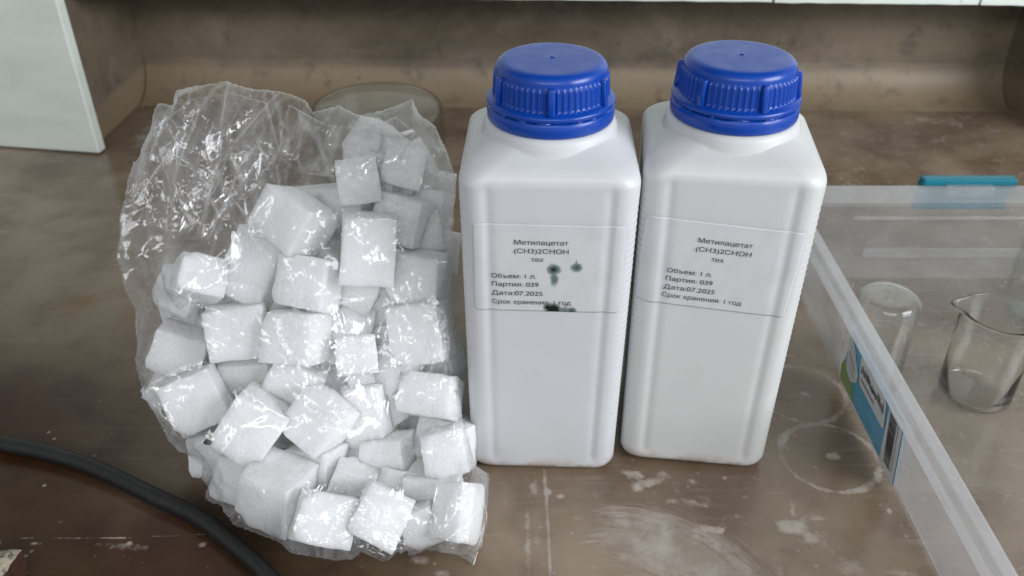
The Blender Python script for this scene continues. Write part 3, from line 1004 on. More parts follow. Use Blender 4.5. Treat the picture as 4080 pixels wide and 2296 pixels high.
def body_half(z):
    """half width and corner radius of the square shell at height z"""
    a, c = HW, 0.0095
    if z < 0.006:
        t = 1 - z / 0.006
        a = HW - 0.0065 + 0.0065 * math.sqrt(max(0, 1 - t * t))
        c = 0.0105
    if z > 0.1785:
        if z < 0.188:
            u = (z - 0.1785) / 0.0095
            a = HW - 0.0047 * u ** 2.6
        else:
            a = HW - 0.0047 - (z - 0.188) * 1.55
        c = 0.0095 + max(0, z - 0.180) * 0.45
    return max(a, 0.012) * taper(z), c


def bottle_body():
    zs = [0.0] + list(0.006 * (1 - np.cos(np.linspace(0.15, PI / 2, 9)))) + list(np.arange(0.0068, 0.174, 0.00085)) + list(np.arange(0.174, 0.2066, 0.00035)) + [0.2075, 0.215]
    V, rows = [], []
    th = np.linspace(-PI, PI, NB, endpoint=False)
    dz, dr = np.array([d[0] for d in DOME]), np.array([d[1] for d in DOME])
    for z in zs:
        a, c = body_half(z)
        rel = 0.00085 * smooth((z - 0.006) / 0.006) * smooth((0.1835 - z) / 0.008)
        _, r = polar(section(a, min(c, a * 0.6), rel), NB)
        # fine ridges moulded down both sides
        side = np.clip((np.abs(np.cos(th)) - 0.66) / 0.06, 0, 1)
        r = r - 0.00032 * side * (0.5 - 0.5 * math.cos(2 * PI * z / 0.0036)) * smooth((z - 0.014) / 0.01) * smooth((0.176 - z) / 0.01)
        if z > 0.178:
            dome = np.interp(z, dz, dr)
            k = 0.0004
            h = np.clip(0.5 + 0.5 * (r - dome) / k, 0, 1)      # soft maximum of shell and neck dome
            r = dome * (1 - h) + r * h + k * h * (1 - h)
        rows.append(range(len(V), len(V) + NB))
        V += [(x * math.cos(t), x * math.sin(t), z) for t, x in zip(th, r)]
    F = []
    for A, Bq in zip(rows[:-1], rows[1:]):
        for k in range(NB):
            k2 = (k + 1) % NB
            F.append((A[k], A[k2], Bq[k2], Bq[k]))
    F.append(tuple(rows[0])[::-1]); F.append(tuple(rows[-1]))
    return V, F


def cap_mesh():
    n = 6 * 10 * 11
    th = np.arange(n) * 2 * PI / n
    rib = 0.5 + 0.5 * np.cos(th * 60)
    rib = np.clip((rib - 0.62) / 0.22, 0, 1)
    prof = [(.0292, .2062), (.0303, .2064), (.0306, .2072), (.0306, .2080), (.0300, .2088), (.0286, .2092), (.0278, .2096)]
    prof += [(.0272 - .0006 * i / 7, .2098 + .0102 * i / 7) for i in range(8)]
    prof += [(.0264, .2205), (.0263, .2215)]
    for k in range(1, 9):
        f = k / 8 * PI / 2
        prof.append((.0215 + .0048 * math.cos(f), .2217 + .0046 * math.sin(f)))
    prof += [(.0190, .22630), (.0120, .22645), (.0040, .22650), (.0016, .22650), (.0012, .22655), (.0010, .2259), (.0004, .2257)]
    V, rows = [], []
    for r, z in prof:
        amp = 0.00065 if 0.2097 < z < 0.2201 else 0.0
        rows.append(range(len(V), len(V) + n))
        V += [((r + amp * q) * math.cos(t), (r + amp * q) * math.sin(t), z) for t, q in zip(th, rib)]
    F = []
    for A, Bq in zip(rows[:-1], rows[1:]):
        for k in range(n):
            k2 = (k + 1) % n
            F.append((A[k], A[k2], Bq[k2], Bq[k]))
    F.append(tuple(rows[-1]))
    return V, F


def band_mesh(seed):
    """tamper band with a wavy torn top edge"""
    n = 240
    V, rows = [], []
    rnd = random.Random(seed)
    top = [0.2057 + 0.0003 * noise.noise(Vector((k * 0.15, seed, 0))) for k in range(n)]
    for r, zf in ((.0285, 0), (.0299, 0), (.0304, .10), (.0306, .5), (.0305, .9), (.0298, 1), (.0285, 1)):
        rows.append(range(len(V), len(V) + n))
        for k in range(n):
            a = 2 * PI * k / n
            z0 = 0.1985
            V.append((r * math.cos(a), r * math.sin(a), z0 + (top[k] - z0) * zf))
    F = []
    for A, Bq in zip(rows[:-1], rows[1:]):
        for k in range(n):
            k2 = (k + 1) % n
            F.append((A[k], A[k2], Bq[k2], Bq[k]))
    # torn bridges
    for k in range(17):
        a = 2 * PI * (k + rnd.uniform(-.45, .45)) / 17
        w = rnd.uniform(.015, .13)
        b = len(V)
        for aa in (a - w, a + w):
            for r in (.0288, .0301):
                for z in (.2045, .2064): V.append((r * math.cos(aa), r * math.sin(aa), z))
        F += [(b, b + 1, b + 3, b + 2), (b + 4, b + 6, b + 7, b + 5), (b + 2, b + 3, b + 7, b + 6), (b, b + 4, b + 5, b + 1), (b + 1, b + 5, b + 7, b + 3), (b, b + 2, b + 6, b + 4)]
    return V, F


def lug_mesh():
    bm = bmesh.new()
    add_box(bm, (0.0274, 0, 0.2152), (0.0050, 0.0033, 0.0126), 0.0008, 2)
    for v in bm.verts:
        if v.co.z > 0.2195: v.co.x -= 0.0012
    bmesh.ops.recalc_face_normals(bm, faces=bm.faces)
    me = D.meshes.new('grip_lug')
    bm.to_mesh(me); bm.free()
    me.polygons.foreach_set('use_smooth', [True] * len(me.polygons))
    me.materials.append(M['cap'])
    return me


LUG = lug_mesh()
_bv, _bf = bottle_body()
_cv, _cf = cap_mesh()


def front_y(x, gap):
    """front outline of the body (smoothed), local"""
    global _FR
    try: _FR
    except NameError:
        pts = section(HW, 0.0095, 0.00085)
        m = (pts[:, 1] < -0.028)
        p = pts[m]
        o = np.argsort(p[:, 0])
        p = p[o]
        xs = np.linspace(-HW, HW, 400)
        ys = np.interp(xs, p[:, 0], p[:, 1])
        inner = np.abs(xs) < 0.034
        k = np.exp(-(np.arange(-9, 10) / 4.5) ** 2); k /= k.sum()
        sm = np.convolve(np.pad(ys, 9, mode='edge'), k, 'valid')
        ys = np.where(inner, np.minimum(sm, ys), ys)
        _FR = (xs, ys)
    return float(np.interp(x, *_FR)) - gap


def text_mesh(txt):
    """flat lettering; every contour is filled with its own counters, so overlapping strokes stay solid"""
    c = D.curves.new('text_line', 'FONT')
    c.body = txt
    c.size = 0.01
    c.fill_mode = 'NONE'
    c.resolution_u = 5
    t = D.objects.new('text_line_tmp', c)
    COL.objects.link(t)
    bpy.context.view_layer.update()
    src = D.meshes.new_from_object(t.evaluated_get(bpy.context.evaluated_depsgraph_get()))
    D.objects.remove(t)
    nb = {}
    for e in src.edges:
        i, j = e.vertices
        nb.setdefault(i, []).append(j)
        nb.setdefault(j, []).append(i)
    # spline vertices come in order, so each loop keeps its winding
    loops, cur = [], []
    for i in range(len(src.vertices)):
        if cur and (i not in nb[cur[-1]]):
            loops.append(cur); cur = []
        cur.append(i)
    loops.append(cur)
    P = [[Vector((src.vertices[i].co.x, src.vertices[i].co.y, 0)) for i in l] for l in loops]
    ar = [sum(p[k].x * p[(k + 1) % len(p)].y - p[(k + 1) % len(p)].x * p[k].y for k in range(len(p))) for p in P]
    # triangulate all contours together and keep what has a non-zero winding number
    pts = [Vector((v.x, v.y)) * 1000 for p in P for v in p]
    edges, base = [], 0
    for p in P:
        edges += [(base + k, base + (k + 1) % len(p)) for k in range(len(p))]
        base += len(p)
    vo, _, fo, _, _, _ = geometry.delaunay_2d_cdt(pts, edges, [], 0, 1e-4)
    cen = np.array([[sum(vo[i].x for i in f) / len(f), sum(vo[i].y for i in f) / len(f)] for f in fo]) / 1000
    wind = np.zeros(len(fo))
    for p in P:
        for k in range(len(p)):
            a, b = p[k], p[(k + 1) % len(p)]
            if abs(a.y - b.y) < 1e-12: continue
            x = a.x + (cen[:, 1] - a.y) * (b.x - a.x) / (b.y - a.y)
            m = ((a.y > cen[:, 1]) != (b.y > cen[:, 1])) & (cen[:, 0] < x)
            wind += np.where(m, 1 if b.y > a.y else -1, 0)
    V = [(v.x / 1000, v.y / 1000, 0) for v in vo]
    F = [tuple(f) for f, w in zip(fo, wind) if abs(w) > 0.5]
    used = sorted({i for f in F for i in f})
    re = {i: k for k, i in enumerate(used)}
    V = [V[i] for i in used]
    F = [tuple(re[i] for i in f) for f in F]
    me = D.meshes.new('text_line')
    me.from_pydata(V, [], F)
    return me


def make_label(parent, xc, zc, w, h, tilt, lines, spills, rc):
    nx, nz = 96, 60
    ca, sa = math.cos(tilt), math.sin(tilt)
    V, A = [], []
    for j in range(nz + 1):
        for i in range(nx + 1):
            u, v = (i / nx - .5) * w, (j / nz - .5) * h
            # rounded paper corners
            du, dv = abs(u) - (w / 2 - rc), abs(v) - (h / 2 - rc)
            if du > 0 and dv > 0:
                q = math.hypot(du, dv)
                if q > rc:
                    u = math.copysign(w / 2 - rc + du * rc / q, u)
                    v = math.copysign(h / 2 - rc + dv * rc / q, v)
            x, z = xc + u * ca - v * sa, zc + u * sa + v * ca
            if x < -HW + 0.0015:      # folds on round the side
                y = front_y(-HW + 0.0015, 0.00012) - (x + HW - 0.0015)
                x = -HW + 0.0015 - 0.0004
            else:
                y = front_y(x / taper(z), 0.0) * taper(z) - 0.00006
            wr = 0.00012 * noise.noise(Vector((x * 120, z * 40, 5)))
            V.append((x, y - abs(wr), z))
            s = 0.0
            for (sx, sz, rx, rz, st) in spills:
                s = max(s, st * math.exp(-(((x - sx) / rx) ** 2 + ((z - sz) / rz) ** 2)))
            A.append(s)
    F = []
    for j in range(nz):
        for i in range(nx):
            k = j * (nx + 1) + i
            F.append((k, k + 1, k + nx + 2, k + nx + 1))
    lab = mesh_obj('label', V, F, M['label'], parent, smooth=True)
    at = lab.data.attributes.new('ink_spill', 'FLOAT', 'POINT')
    at.data.foreach_set('value', np.array(A, dtype=np.float32))
    sol = lab.modifiers.new('paper', 'SOLIDIFY')
    sol.thickness = 0.00003
    sol.offset = -1
    for txt, x, z, width, height in lines:
        me = text_mesh(txt)
        co = np.empty(len(me.vertices) * 3, dtype=np.float32)
        me.vertices.foreach_get('co', co)
        co = co.reshape(-1, 3)
        sx = width / (co[:, 0].max() - co[:, 0].min())
        x0 = co[:, 0].min()
        sz = height / 0.01 / 0.727
        out = []
        for p in co:
            u, v = (p[0] - x0) * sx, p[1] * sz
            xx, zz = x + u * ca - v * sa, z + u * sa + v * ca
            out.append((xx, front_y(xx / taper(zz), 0.0) * taper(zz) - 0.00052, zz))
        me.vertices.foreach_set('co', np.array(out, dtype=np.float32).ravel())
        me.update()
        me.materials.append(M['ink'])
        to = D.objects.new('text_line', me)
        COL.objects.link(to)
        to.parent = lab
    return lab


def make_bottle(name, loc, rz, mat, cap_rot, label, seed, lab_args):
    b = empty(name, loc, rz)
    tag(b, label, 'bottle', 'white square bottles with blue caps')
    mesh_obj('body', _bv, _bf, mat, b, smooth=True)
    cap = mesh_obj('cap', _cv, _cf, M['cap'], b, smooth=True)
    cap.rotation_euler = (0, 0, cap_rot - rz)
    v, f = band_mesh(seed)
    mesh_obj('tamper_band', v, f, M['cap'], cap, smooth=True)
    for k in range(6):
        l = D.objects.new('grip_lug', LUG)
        COL.objects.link(l)
        l.parent = cap
        l.rotation_euler = (0, 0, k * PI / 3)
    make_label(b, *lab_args)
    return b


H1 = 0.00262
XL, YL = 0.0185, 0.0388
make_bottle('plastic_bottle', (XL, YL, 0.0004), R(-2.0), M['hdpe'], R(-92),
            'white square bottle with blue cap and a label spotted with dark green ink', 1,
            (0.0002, 0.1364, 0.0720, 0.0495, R(-.4), [
                ('Метилацетат', -.0160, .1505, .0256, H1), ('(СН3)2СНОН', -.0160, .1457, .0258, H1), ('тех', -.0079, .1410, .0060, H1),
                ('Объем: 1 л.', -.0270, .1314, .0217, H1), ('Партия: 039', -.0269, .1266, .0228, H1),
                ('Дата:07.2025', -.0270, .1214, .0250, H1), ('Срок хранения: 1 год', -.0268, .1162, .0388, H1)],
             [(.0030, .1365, .0034, .0032, 1.25), (.0034, .1308, .0024, .0044, .95), (.0140, .1378, .0030, .0027, 1.1),
              (.0136, .1405, .0008, .0026, .7), (.0034, .1128, .0036, .0034, 1.9), (.0006, .1142, .0020, .0022, 1.5),
              (.0090, .1126, .0042, .0024, .85), (.0125, .1126, .0026, .0020, 1.15), (.0095, .1152, .0026, .0020, .5)], 0.002))
XR, YR, PR = 0.1073, 0.0426, R(-7)
make_bottle('plastic_bottle', (XR, YR, 0.0004), PR, M['hdpe2'], R(-77),
            'white square bottle with blue cap and a clean tilted label, next to the plastic box', 2,
            (-0.0028, 0.1345, 0.0760, 0.0490, R(-3.6), [
                ('Метилацетат', -.0132, .1486, .0258, H1), ('(СН3)2СНОН', -.0138, .1437, .0264, H1), ('тех', -.0058, .1383, .0060, H1),
                ('Объем: 1 л.', -.0262, .1306, .0219, H1), ('Партия: 039', -.0265, .1258, .0230, H1),
                ('Дата:07.2025', -.0270, .1208, .0252, H1), ('Срок хранения: 1 год', -.0274, .1160, .0394, H1)],
             [], 0.0025))


# ---------------------------------------------------------------- foam cubes
def foam_mesh(seed):
    bm = bmesh.new()
    bmesh.ops.create_cube(bm, size=1.0)
    bmesh.ops.bevel(bm, geom=list(bm.edges), offset=0.020, segments=2, affect='EDGES', profile=0.5)
    bmesh.ops.subdivide_edges(bm, edges=[e for e in bm.edges if e.calc_length() > 0.3], cuts=10, use_grid_fill=True)
    rnd = random.Random(seed)
    off = Vector((rnd.uniform(0, 50), rnd.uniform(0, 50), rnd.uniform(0, 50)))
    tp = [rnd.uniform(-.07, .07) for _ in range(6)]
    chips = [Vector((rnd.choice((-.5, .5)), rnd.choice((-.5, .5)), rnd.choice((-.5, .5)))) for _ in range(3)]
    for v in bm.verts:
        p = v.co.copy()
        for q in chips:
            d = (p - q).length
            if d < 0.26: v.co -= (p * 0.10) * (1 - d / 0.26) ** 1.2
        v.co.x *= 1 + tp[0] * p.y + tp[1] * p.z
        v.co.y *= 1 + tp[2] * p.x + tp[3] * p.z
        v.co.z *= 1 + tp[4] * p.x + tp[5] * p.y
        n1 = noise.noise_vector(p * 2.4 + off) * 0.024 + noise.noise_vector(p * 7 + off) * 0.014
        v.co += n1
    bmesh.ops.recalc_face_normals(bm, faces=bm.faces)
    me = D.meshes.new('foam_cube')
    bm.to_mesh(me); bm.free()
    me.polygons.foreach_set('use_smooth', [True] * len(me.polygons))
    me.materials.append(M['foam'])
    return me


FOAM = [foam_mesh(s) for s in range(7)]
for i, (key, loc, rot, size) in enumerate(CUBES):
    o = D.objects.new('foam_cube', FOAM[i % 7])
    COL.objects.link(o)
    o.location = loc
    o.rotation_euler = rot
    o.scale = size
    tag(o, CUBE_LABELS.get(key, 'white foam cube buried behind the front cubes in the clear bag'), 'foam cube', 'white foam cubes in the clear bag')

# ---------------------------------------------------------------- bag
BO = np.array([0.0, 0.0247, 0.1078])
BU, BV, BN = np.array([1.0, 0, 0]), np.array([0, 0.5548, 0.832]), np.array([0, -0.832, 0.5548])


def poly_inside(px, py, poly):
    ins = np.zeros(px.shape, bool)
    n = len(poly)
    for i in range(n):
        x0, y0 = poly[i][:2]
        x1, y1 = poly[(i + 1) % n][:2]
        c = ((y0 > py) != (y1 > py)) & (px < (x1 - x0) * (py - y0) / (y1 - y0 + 1e-12) + x0)
        ins ^= c
    return ins


def dense_outline(poly, step=0.0009):
    out = []
    n = len(poly)
    rng = np.random.RandomState(2)
    for i in range(n):
        a, b = np.array(poly[i]), np.array(poly[(i + 1) % n])
        k = max(1, int(np.linalg.norm((b - a)[:2]) / step))
        for t in range(k): out.append(a + (b - a) * t / k)
    return np.array(out)


def box_blur(a, it):
    for _ in range(it):
        p = np.pad(a, 1, mode='edge')
        a = (p[1:-1, :-2] + p[1:-1, 2:] + p[:-2, 1:-1] + p[2:, 1:-1] + p[1:-1, 1:-1]) / 5
    return a


def cube_front(U, Vv):
    """height of the nearest cube above the bag plane along BN"""
    H = np.full(U.shape, -1.0)
    for key, loc, rot, size in CUBES:
        Rm = np.array(Euler(rot).to_matrix())
        c = np.array(loc) - BO
        o = np.stack([U * BU[k] + Vv * BV[k] - c[k] for k in range(3)], -1) @ Rm
        d = BN @ Rm
        hs = np.array(size) / 2 * 1.03
        t0 = np.full(U.shape, -9.0); t1 = np.full(U.shape, 9.0)
        for k in range(3):
            dk = d[k] if abs(d[k]) > 1e-6 else 1e-6
            a, b = (-hs[k] - o[..., k]) / dk, (hs[k] - o[..., k]) / dk
            t0 = np.maximum(t0, np.minimum(a, b)); t1 = np.minimum(t1, np.maximum(a, b))
        H = np.where(t1 > t0, np.maximum(H, t1), H)
    return H


def ridges(U, Vv, count, rng, lmin, lmax, wmin, wmax, amin, amax, angle=None, spread=PI, centre=None, rad=None):
    """sharp straight folds: tent profile across, tapering at both ends. Returns height and crease mask"""
    h = np.zeros_like(U)
    cr = np.zeros_like(U)
    for _ in range(count):
        if centre is None:
            cu, cv = rng.uniform(U.min(), U.max()), rng.uniform(Vv.min(), Vv.max())
        else:
            cu, cv = centre[0] + rng.normal() * rad[0], centre[1] + rng.normal() * rad[1]
        a = (angle if angle is not None else 0) + rng.uniform(-spread, spread) / 2
        l, w = rng.uniform(lmin, lmax), rng.uniform(wmin, wmax)
        amp = rng.uniform(amin, amax) * rng.choice([-1, 1])
        s = (U - cu) * math.cos(a) + (Vv - cv) * math.sin(a)
        q = -(U - cu) * math.sin(a) + (Vv - cv) * math.cos(a)
        q = q + 0.12 * s * s / l
        t = np.clip(1 - (s / (l / 2)) ** 2, 0, 1)
        h += amp * t * np.clip(1 - np.abs(q) / (w * (0.35 + 0.65 * t)), 0, 1)
        cr = np.maximum(cr, t * np.exp(-(q / 0.0006) ** 2) * min(1, abs(amp) / 0.0015))
    return h, cr


def build_sheet(name, U, Vv, W, mask, outline, parent, mat, crease, zmin=0.0016, phi=None):
    ni, nj = U.shape
    cell = mask[:-1, :-1] | mask[1:, :-1] | mask[:-1, 1:] | mask[1:, 1:]
    used = np.zeros_like(mask)
    used[:-1, :-1] |= cell; used[1:, :-1] |= cell; used[:-1, 1:] |= cell; used[1:, 1:] |= cell
    idx = -np.ones(U.shape, int)
    idx[used] = np.arange(used.sum())
    u, v, w = U[used].copy(), Vv[used].copy(), W[used].copy()
    outside = ~mask[used]
    if phi is not None:
        gv, gu = np.gradient(phi, Vv[1, 0] - Vv[0, 0], U[0, 1] - U[0, 0])
        f, a, b = phi[used][outside], gu[used][outside], gv[used][outside]
        k = np.clip(f / (a * a + b * b + 1e-6), 0, 0.0016)
        u[outside] -= a * k
        v[outside] -= b * k
    elif outside.any():
        d = (u[outside][:, None] - outline[None, :, 0]) ** 2 + (v[outside][:, None] - outline[None, :, 1]) ** 2
        k = d.argmin(1)
        u[outside], v[outside], w[outside] = outline[k, 0], outline[k, 1], outline[k, 2]
    P3 = BO + u[:, None] * BU + v[:, None] * BV + w[:, None] * BN
    low = zmin - P3[:, 2]
    fix = low > 0
    P3[fix] += (low[fix] / BN[2])[:, None] * BN * 0.5
    P3[:, 2] = np.maximum(P3[:, 2], zmin)
    ii, jj = np.nonzero(cell)
    F = np.stack([idx[ii, jj], idx[ii, jj + 1], idx[ii + 1, jj + 1], idx[ii + 1, jj]], -1)
    o = mesh_obj(name, P3, F, mat, parent, smooth=True)
    at = o.data.attributes.new('crease', 'FLOAT', 'POINT')
    at.data.foreach_set('value', crease[used].astype(np.float32))
    return o


def bag():
    rng = np.random.RandomState(11)
    ol = dense_outline(OUTLINE)
    # uneven cut edge
    ph = np.arange(len(ol))
    ol[:, 0] += 0.0009 * np.sin(ph * 0.21) * np.sin(ph * 0.083)
    ol[:, 1] += 0.0005 * np.sin(ph * 0.17 + 1) * np.sin(ph * 0.061)
    st = 0.00105
    us, vs = np.arange(ol[:, 0].min() - .010, ol[:, 0].max() + .014, st), np.arange(ol[:, 1].min() - .010, ol[:, 1].max() + .010, st)
    U, Vv = np.meshgrid(us, vs)
    mask = poly_inside(U, Vv, ol)
    # signed distance to the rim, swollen where cubes press the film outwards
    rim = np.full(U.shape, 9.0)
    for k in range(0, len(ol), 2): rim = np.minimum(rim, np.hypot(U - ol[k, 0], Vv - ol[k, 1]))
    phi = np.where(mask, -rim, rim)
    foot = cube_front(U, Vv) > -0.004
    edge_ = foot & ~(np.roll(foot, 1, 0) & np.roll(foot, -1, 0) & np.roll(foot, 1, 1) & np.roll(foot, -1, 1))
    fd = np.full(U.shape, 9.0)
    for i, j in zip(*np.nonzero(edge_)): fd = np.minimum(fd, np.hypot(U - U[i, j], Vv - Vv[i, j]))
    phi = np.minimum(phi, box_blur(np.where(foot, -fd, fd), 4) - 0.0012)
    mask = phi < 0
    # nearest outline point: rim height and distance to rim
    dist = np.full(U.shape, 9.0); wb = np.zeros(U.shape)
    for k in range(0, len(ol), 3):
        d = np.hypot(U - ol[k, 0], Vv - ol[k, 1])
        m = d < dist
        dist[m] = d[m]; wb[m] = ol[k, 2]
    dist = np.maximum(-phi, 0)
    wb = box_blur(wb, 6)
    H = cube_front(U, Vv)
    H = np.where(mask, H, -1)
    # the film is slack: it bridges from corner to corner instead of clinging
    for _ in range(5):
        p = np.pad(H, 1, constant_values=-1)
        H2 = np.maximum.reduce([p[1:-1, :-2], p[1:-1, 2:], p[:-2, 1:-1], p[2:, 1:-1], p[1:-1, 1:-1]])
        H = np.where(mask, H2, -1)
    have = H > -0.5
    body = box_blur(have.astype(float), 14)
    empty_zone = np.clip(1 - body * 1.6, 0, 1)
    # stretched film resting on the cubes
    W = np.where(have, np.maximum(H, wb), wb)
    slack = wb + 0.016 * np.clip(dist / 0.03, 0, 1) ** 0.6 * np.where(Vv > 0.02, 1, 0.25)
    W = np.maximum(W, slack)
    for it in range(260):
        p = np.pad(W, 1, mode='edge')
        a = (p[1:-1, :-2] + p[1:-1, 2:] + p[:-2, 1:-1] + p[2:, 1:-1]) / 4
        a = np.maximum(a, slack)
        W = np.where(have, np.maximum(a, H + 0.0006), a)
        W = np.where(mask, W, wb)
    W0 = W.copy()
    h1, c1 = ridges(U, Vv, 70, rng, .03, .09, .004, .010, .0010, .0040, angle=R(88), spread=R(70), centre=(-.140, .045), rad=(.045, .040))
    h2, c2 = ridges(U, Vv, 260, rng, .012, .050, .0018, .006, .0004, .0020)
    h5, c5 = ridges(U, Vv, 90, rng, .03, .09, .003, .008, .0010, .0028)
    h3, c3 = ridges(U, Vv, 60, rng, .012, .045, .002, .006, .0006, .0020, angle=R(60), spread=R(150), centre=(-.045, -.09), rad=(.03, .03))
    h4, c4 = ridges(U, Vv, 60, rng, .012, .05, .002, .006, .0006, .0022, angle=R(100), spread=R(140), centre=(-.065, .075), rad=(.035, .02))
    edge = np.clip(dist / 0.006, 0, 1)
    wr = edge * (h1 * np.clip(empty_zone + .12, 0, 1) + h2 * (0.45 + 0.8 * empty_zone) + h3 * 0.9 + h4 * 0.9 + h5 * .8)
    W = W + np.where(have, np.maximum(wr, -0.0004) + 0.0002, wr)
    W = np.where(have, np.maximum(W, H + 0.0004), W)
    cr = np.clip(c1 * empty_zone * 0.9 + c2 * 0.22 + c3 * 0.4 + c4 * 0.5 + c5 * 0.35, 0, 1)
    t = empty('plastic_bag', (0, 0, 0))
    tag(t, 'crumpled clear plastic bag holding the white foam cubes', 'bag')
    build_sheet('front_film', U, Vv, W, mask, ol, t, M['film'], cr, phi=phi)
    # back sheet
    g1, k1 = ridges(U, Vv, 60, rng, .03, .10, .006, .014, .002, .005, angle=R(80), spread=R(90))
    g2, k2 = ridges(U, Vv, 120, rng, .012, .05, .003, .007, .0006, .0022)
    sm = box_blur(np.where(have, 1.0, 0.0), 40)
    depth = 0.020 + 0.052 * sm
    Wb = wb - depth * (1 - np.exp(-dist / 0.016)) + edge * (g1 + g2)
    build_sheet('back_film', U, Vv, Wb, mask, ol, t, M['backfilm'], np.clip(k1 * .5 + k2 * .3, 0, 1), phi=phi)
    # loose inner folds of the open mouth, upper part
    for name, cut, dw, seed in (('film_fold', [(-.190, .088), (-.172, .102), (-.150, .105), (-.132, .100), (-.122, .070), (-.128, .030), (-.150, .004), (-.176, -.012), (-.192, .02), (-.198, .055)], -.004, 3),
                                ('film_fold', [(-.120, .099), (-.100, .088), (-.080, .086), (-.062, .092), (-.052, .084), (-.060, .066), (-.085, .058), (-.108, .060), (-.124, .078)], -.005, 4)):
        r2 = np.random.RandomState(seed)
        o2 = dense_outline([(a, b, 0.0) for a, b in cut], 0.0009)
        for k in range(len(o2)):
            j = np.hypot(U - o2[k, 0], Vv - o2[k, 1]).argmin()
            o2[k, 2] = W0.ravel()[j] + dw - 0.003
        m2 = poly_inside(U, Vv, o2)
        q1, e1 = ridges(U, Vv, 26, r2, .02, .08, .004, .010, .001, .004, angle=R(95), spread=R(60), centre=(o2[:, 0].mean(), o2[:, 1].mean()), rad=(.025, .03))
        q2, e2 = ridges(U, Vv, 200, r2, .01, .03, .0015, .004, .0003, .0012)
        build_sheet(name, U, Vv, np.minimum(W0 + dw + q1 + q2, W - 0.0006), m2, o2, t, M['backfilm'], np.clip(e1 * .6 + e2 * .3, 0, 1))
    # welded seam at the lower right corner
    seam = [p for p in ol if p[1] < -0.112 and p[0] > -0.0205]
    pts = [Vector(BO + p[0] * BU + p[1] * BV + p[2] * BN) for p in seam]
    bm = bmesh.new()
    rings = []
    for i, p in enumerate(pts):
        p.z = max(p.z, 0.0022)
        d = (pts[min(i + 1, len(pts) - 1)] - pts[max(i - 1, 0)]).normalized()
        s1 = d.cross(Vector((0, 0, 1))).normalized(); s2 = d.cross(s1)
        rr = 0.00045 * (1 + 0.3 * math.sin(i * 1.9))
        rings.append([bm.verts.new(p + s1 * rr * math.cos(k * PI / 3) + s2 * rr * math.sin(k * PI / 3)) for k in range(6)])
    for a, b in zip(rings[:-1], rings[1:]):
        for k in range(6): bm.faces.new((a[k], a[(k + 1) % 6], b[(k + 1) % 6], b[k]))
    bm_obj('welded_seam', bm, M['film_seam'], t, True)


bag()

# dark crumb caught at the lower left of the bag
bm = bmesh.new()
bmesh.ops.create_icosphere(bm, subdivisions=2, radius=0.0022)
for v in bm.verts:
    v.co *= 1 + 0.35 * noise.noise(v.co * 900 + Vector((3, 3, 3)))
    v.co.y *= 0.6
o = bm_obj('crumb', bm, M['crumb'])
o.location = CRUMB
o.rotation_euler = (0.4, 0.6, 0.3)
tag(o, 'small dark grey crumb lying on a foam cube low in the bag', 'crumb')


# ---------------------------------------------------------------- glassware
def glass_obj(name, prof, loc, label, n=96, cat='glass', spout=None, group='glassware on the bench', mat='glass'):
    V, F = lathe(prof, n, closed=False)
    if spout:
        ang, amt, z0, z1 = spout
        W = []
        for x, y, z in V:
            if z > z0:
                a = math.atan2(y, x)
                d = (a - ang + PI) % (2 * PI) - PI
                k = math.exp(-(d / 0.28) ** 2) * ((z - z0) / (z1 - z0)) ** 1.5
                r = math.hypot(x, y)
                if r > 1e-6: x, y, z = x * (1 + amt * k / r), y * (1 + amt * k / r), z - 0.25 * amt * k
            W.append((x, y, z))
        V = W
    o = mesh_obj(name, V, F, M[mat], None, smooth=True)
    bm = bmesh.new(); bm.from_mesh(o.data)
    bmesh.ops.recalc_face_normals(bm, faces=bm.faces)
    bm.to_mesh(o.data); bm.free()
    o.location = loc
    tag(o, label, cat, group)
    return o


def vessel(r, h, th, rim=True, rb=0.006):
    """profile of an upright flat-bottomed glass, outside then inside"""
    p = [(0, 0.0008), (r * 0.55, 0.0006), (r - rb, 0.0)]
    for k in range(1, 7):
        f = k / 6 * PI / 2
        p.append((r - rb + rb * math.sin(f), rb - rb * math.cos(f)))
    p += [(r, h * 0.4), (r, h * 0.8), (r, h - 0.003)]
    if rim: p += [(r + 0.0008, h - 0.0014), (r + 0.0010, h - 0.0004), (r + 0.0004, h)]
    p += [(r - th * 0.6, h), (r - th, h - 0.001), (r - th, h * 0.5), (r - th, rb)]
    for k in range(5, 0, -1):
        f = k / 6 * PI / 2
        q = rb - th * 0.3
        p.append((r - th - q + q * math.sin(f), th + q - q * math.cos(f)))
    p += [(r * 0.5, th + 0.0004), (0, th + 0.0006)]
    return p


def upside(prof, h):
    return [(r, h - z) for r, z in prof]


glass_obj('glass_beaker', upside(vessel(0.0535, 0.100, 0.0018, True, 0.009), 0.1001), (-0.1075, 0.300, 0.0004),
          'large clear glass beaker turned upside down behind the bag', cat='beaker', mat='thinglass')
glass_obj('glass_beaker', upside(vessel(0.0192, 0.058, 0.0014, True, 0.005), 0.0581), (0.2335, 0.0885, 0.0030),
          'small clear beaker turned upside down in the box, beside its left wall', cat='beaker')
glass_obj('glass_beaker', vessel(0.0215, 0.0620, 0.0012, True, 0.004), (0.2895, 0.0625, 0.0030),
          'small upright clear beaker with a pouring lip, standing in the box', cat='beaker', spout=(R(150), 0.006, 0.048, 0.062))
glass_obj('glass_beaker', vessel(0.0430, 0.1150, 0.0015, True, 0.005), (0.3955, 0.150, 0.0030),
          'tall clear glass beaker cut off by the right edge, near the back of the box', cat='beaker', mat='thinglass')

# ---------------------------------------------------------------- plastic box
BX0, BX1, BY0, BY1, BH = 0.2115, 0.545, -0.235, 0.1985, 0.072


